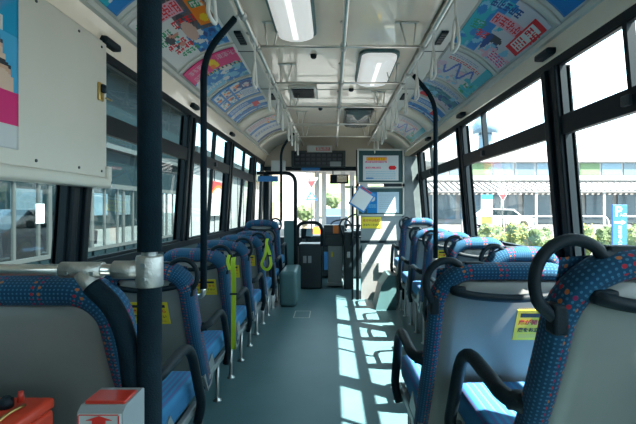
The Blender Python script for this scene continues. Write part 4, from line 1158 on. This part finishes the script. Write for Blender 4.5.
# guard pipes
for k in range(6):
    x = 5.2+k*1.75
    t = empty('guard_pipe',(x,14.5,GZ),'white tubular guard rail section behind the shrubs, %s from the left'%['first','second','third','fourth','fifth','sixth'][k],'guard rail','white guard rails')
    mb = MB(); mb.tube(fillet([(-.75,0,0),(-.75,0,1.25),(.75,0,1.25),(.75,0,0)],.25,6),.035,'far_white',10); mb.tube([(-.75,0,.6),(.75,0,.6)],.03,'far_white',8); mb.build('tube', t)
# cars
def car(X,Y,rz,mt,label):
    t = empty('car',(X,Y,GZ),label,'car'); t.rotation_euler = (0,0,rz)
    mb = MB(); mb.prism([(-2.1,.3),(2.1,.3),(2.15,.75),(1.2,.95),(.6,1.45),(-1.2,1.5),(-1.9,1.0),(-2.15,.9)],'y',-.85,.85,mt); mb.build('body', t)
    mb = MB(); mb.prism([(1.05,.97),(.55,1.38),(-1.15,1.43),(-1.7,1.0)],'y',-.86,.86,'ext_dark'); mb.build('windows', t)
    for sx in (-1.35,1.35):
        for sy in (-.78,.78):
            mb = MB(); mb.lathe([(.15,-.1),(.32,-.1),(.32,.1),(.15,.1)],(sx,sy,.32),'tyre',18,'y'); mb.build('wheel', t)
car(13.2,33,0,'car_white','white car parked before the station building between the right pillars')
car(-9.0,12.6,PI/2,'car_dark','dark car parked behind the glazed front, seen through the left window')
car(-11.5,8.2,PI/2,'car_white','white car parked farther behind the glazed front on the left')
car(.3,34,PI/2,'car_dark','dark car on the road far ahead through the windscreen')
# left: glazed shelter front and building
t = empty('glass_front', (-5.2,10,GZ), 'dark glazed shop front with white posts outside the left windows', 'building')
L = t.location
mb = MB(); mb.box(-.45,-.38,-14,6,2.14,5.2,'ext_dark'); mb.box(-.42,-.22,-14,6,3.0,3.12,'ext_post'); mb.box(-1.2,.1,-14,6,5.0,5.3,'ext_grey'); mb.build('upper_wall', t)
mb = MB(); mb.quad([(-.33,-14,.6),(-.33,6,.6),(-.33,6,2.05),(-.33,-14,2.05)],'glass_door'); mb.build('pane', t)
y = -13.5; k = 0
while y < 6:
    mb = MB(); w_ = .055 if k%3 else .09; mb.box(-.36,-.31,y,y+w_,0,2.05,'ext_post'); mb.build('post', t); y += (.55,.62,.30)[k%3]; k += 1
mb = MB(); mb.box(-.38,-.28,-14,6,2.02,2.14,'ext_post'); mb.box(-.36,-.30,-14,6,.55,.63,'ext_post'); mb.box(-.37,-.31,-14,6,0,.55,'ext_dark')
mb.build('rail', t)
t2 = empty('dark_building', (-17,8,GZ), 'dark building with rows of dull windows behind the glazed front on the left', 'building')
mb = MB(); mb.box(-2,0,-20,34,0,11,'ext_dark'); mb.build('wall', t2)
for q in range(3):
    for k in range(14):
        mb = MB(); mb.box(0,.06,-18+k*3.6,-15.6+k*3.6,1.0+q*3.2,2.6+q*3.2,('far_glass','ext_grey','far_blue')[(k+q)%3]); mb.build('window', t2)
for yy in (-2.1,-1.2):
    mb = MB(); mb.box(-.32,-.305,yy,yy+.22,1.25,1.62,'paper'); mb.build('notice', t)
t = empty('pale_wall', (-5.4,22,GZ), 'pale panelled wall beyond the dark shop front on the left', 'wall')
mb = MB(); mb.box(-.2,0,-5.9,14,0,3.4,'far_white'); 
for k in range(12): mb.box(0,.03,-5.8+k*1.6,-5.74+k*1.6,0,3.4,'ext_grey')
mb.build('wall', t)
mb = MB(); mb.box(-.5,.3,-5.9,14,3.4,3.9,'ext_grey'); mb.build('roof_edge', t)
t = empty('arch_sign', (-5.3,19.5,GZ), 'white sign with red and orange arch on the pale wall at left', 'sign')
mb = MB(); mb.box(0,.04,-1.0,1.4,1.2,2.75,'white'); mb.build('board', t)
mb = MB(); mb.prism([(-1+2.4*k/12, 2.1+.5*math.sin(PI*k/12*.8+.3)) for k in range(13)]+[(1.4,2.74),(-1,2.74)],'x',.04,.05,'sign_red')
mb.prism([(-1+2.4*k/12, 1.98+.5*math.sin(PI*k/12*.8+.3)) for k in range(13)]+[(-1+2.4*k/12, 2.1+.5*math.sin(PI*k/12*.8+.3)) for k in range(12,-1,-1)],'x',.04,.052,'orange'); mb.build('arch', t)
mb = MB(); mb.box(-7.2,-6.9,9.6,9.9,GZ,4.6,'ext_grey'); 
# ahead: canopy, columns, slope
t = empty('road_canopy', (-1.0,24,GZ), 'pale canopy on white columns spanning the road ahead of the windscreen', 'canopy')
mb = MB(); mb.hexa([(-1.8,-3,4.1),(6.5,-3,3.55),(6.5,6,3.55),(-1.8,6,4.1),(-1.8,-3,4.5),(6.5,-3,3.8),(6.5,6,3.8),(-1.8,6,4.5)],'ext_post'); mb.build('roof', t)
for px in (317,324,343,352):
    p = at(px,0,25); mb = MB(); mb.box(p.x+1.0-.13,p.x+1.0+.13,.9,1.15,0,3.9,'far_white'); mb.build('column', t)
mb = MB(); p = at(299,0,38); mb.box(-4.6,p.x+.9,38,44,GZ,9,'far_white'); tag(mb.build('white_building', loc=(-3,38,GZ)), 'white building beyond the stop sign ahead on the left of the road', 'building')
t = empty('grassy_slope', (1,62,GZ), 'sunny slope with dry grass and shrubs far ahead', 'slope')
mb = MB(); i_ = mb.mi('soil'); j_ = mb.mi('leaf_green'); rnd = random.Random(4)
g_ = [[mb.bm.verts.new((-14+i*1.4, j*2.2, j*1.25+rnd.uniform(-.3,.3))) for i in range(25)] for j in range(12)]
for j in range(11):
    for i in range(24):
        f = mb.bm.faces.new([g_[j][i],g_[j][i+1],g_[j+1][i+1],g_[j+1][i]]); f.smooth = True; f.material_index = i_ if (i*3+j*5)%7 < 4 else j_
mb.build('slope', t)
def bush(px,py,Y,r,mt,label,seed):
    rnd = random.Random(seed); p = at(px,py,Y)
    mb = MB(); i_ = mb.mi(mt); bmesh.ops.create_icosphere(mb.bm, subdivisions=3, radius=r)
    for v in mb.bm.verts: v.co = v.co*(1+rnd.uniform(-.18,.18))+Vector((p.x,Y,p.z))
    z0 = p.z-r*.6 if Y < 50 else p.z-r*1.0
    mb.tube([(p.x,Y,GZ if Y<50 else z0-1),(p.x,Y,z0)],.12,'soil',8)
    tag(mb.build('bush', loc=(p.x,Y,z0)), label, 'bush')
bush(305,213,18,.36,'leaf_green','round green bush below the blue triangle ahead',1)
bush(332,200,60,1.1,'leaf_green','dark green bush on the far slope',2)
# van ahead low
t = empty('orange_cone', (at(316,0,20).x,20,GZ), 'orange marker board low on the road ahead', 'marker')
mb = MB(); mb.prism([(-.2,0),(.2,0),(.2,.5),(.1,.65),(-.1,.65),(-.2,.5)],'y',0,.1,'orange'); mb.build('board', t)

# ------------------------------------------------------------------ light
w = bpy.data.worlds.new('world'); sc.world = w; w.use_nodes = True
nt = w.node_tree; bg = nt.nodes['Background']
tc = nt.nodes.new('ShaderNodeTexCoord'); n = nt.nodes.new('ShaderNodeTexNoise'); n.inputs['Scale'].default_value = 2.5; n.inputs['Detail'].default_value = 5
cr = nt.nodes.new('ShaderNodeValToRGB'); cr.color_ramp.elements[0].color = (.52,.80,.94,1); cr.color_ramp.elements[1].color = (.66,.88,.98,1); cr.color_ramp.elements[0].position = .25; cr.color_ramp.elements[1].position = .6
nt.links.new(tc.outputs['Generated'], n.inputs['Vector']); nt.links.new(n.outputs['Fac'], cr.inputs['Fac']); nt.links.new(cr.outputs[0], bg.inputs['Color'])
bg.inputs['Strength'].default_value = 3.0
sl = bpy.data.lights.new('sun','SUN'); sl.energy = 24.0; sl.angle = math.radians(.6); sl.color = (1,.93,.82)
so = bpy.data.objects.new('sun', sl); COL.objects.link(so)
so.rotation_euler = Vector((-1,.75,-1.77)).to_track_quat('-Z','Y').to_euler()

# ------------------------------------------------------------------ camera
cd = bpy.data.cameras.new('camera'); co = bpy.data.objects.new('camera', cd); COL.objects.link(co)
co.location = (0,0,H); co.rotation_euler = (PI/2,0,0)
cd.sensor_width = 36; cd.lens = F/636*36; cd.shift_x = -(CX-318)/636; cd.shift_y = (CY-212)/636*1.0
cd.clip_start = .05; cd.clip_end = 500
sc.camera = co
sc.view_settings.view_transform = 'Standard'; sc.view_settings.look = 'None'; sc.view_settings.gamma = 1; sc.view_settings.use_curve_mapping = False
sc.view_settings.exposure = .88
sc.cycles.max_bounces = 10; sc.cycles.diffuse_bounces = 6; sc.cycles.transparent_max_bounces = 12
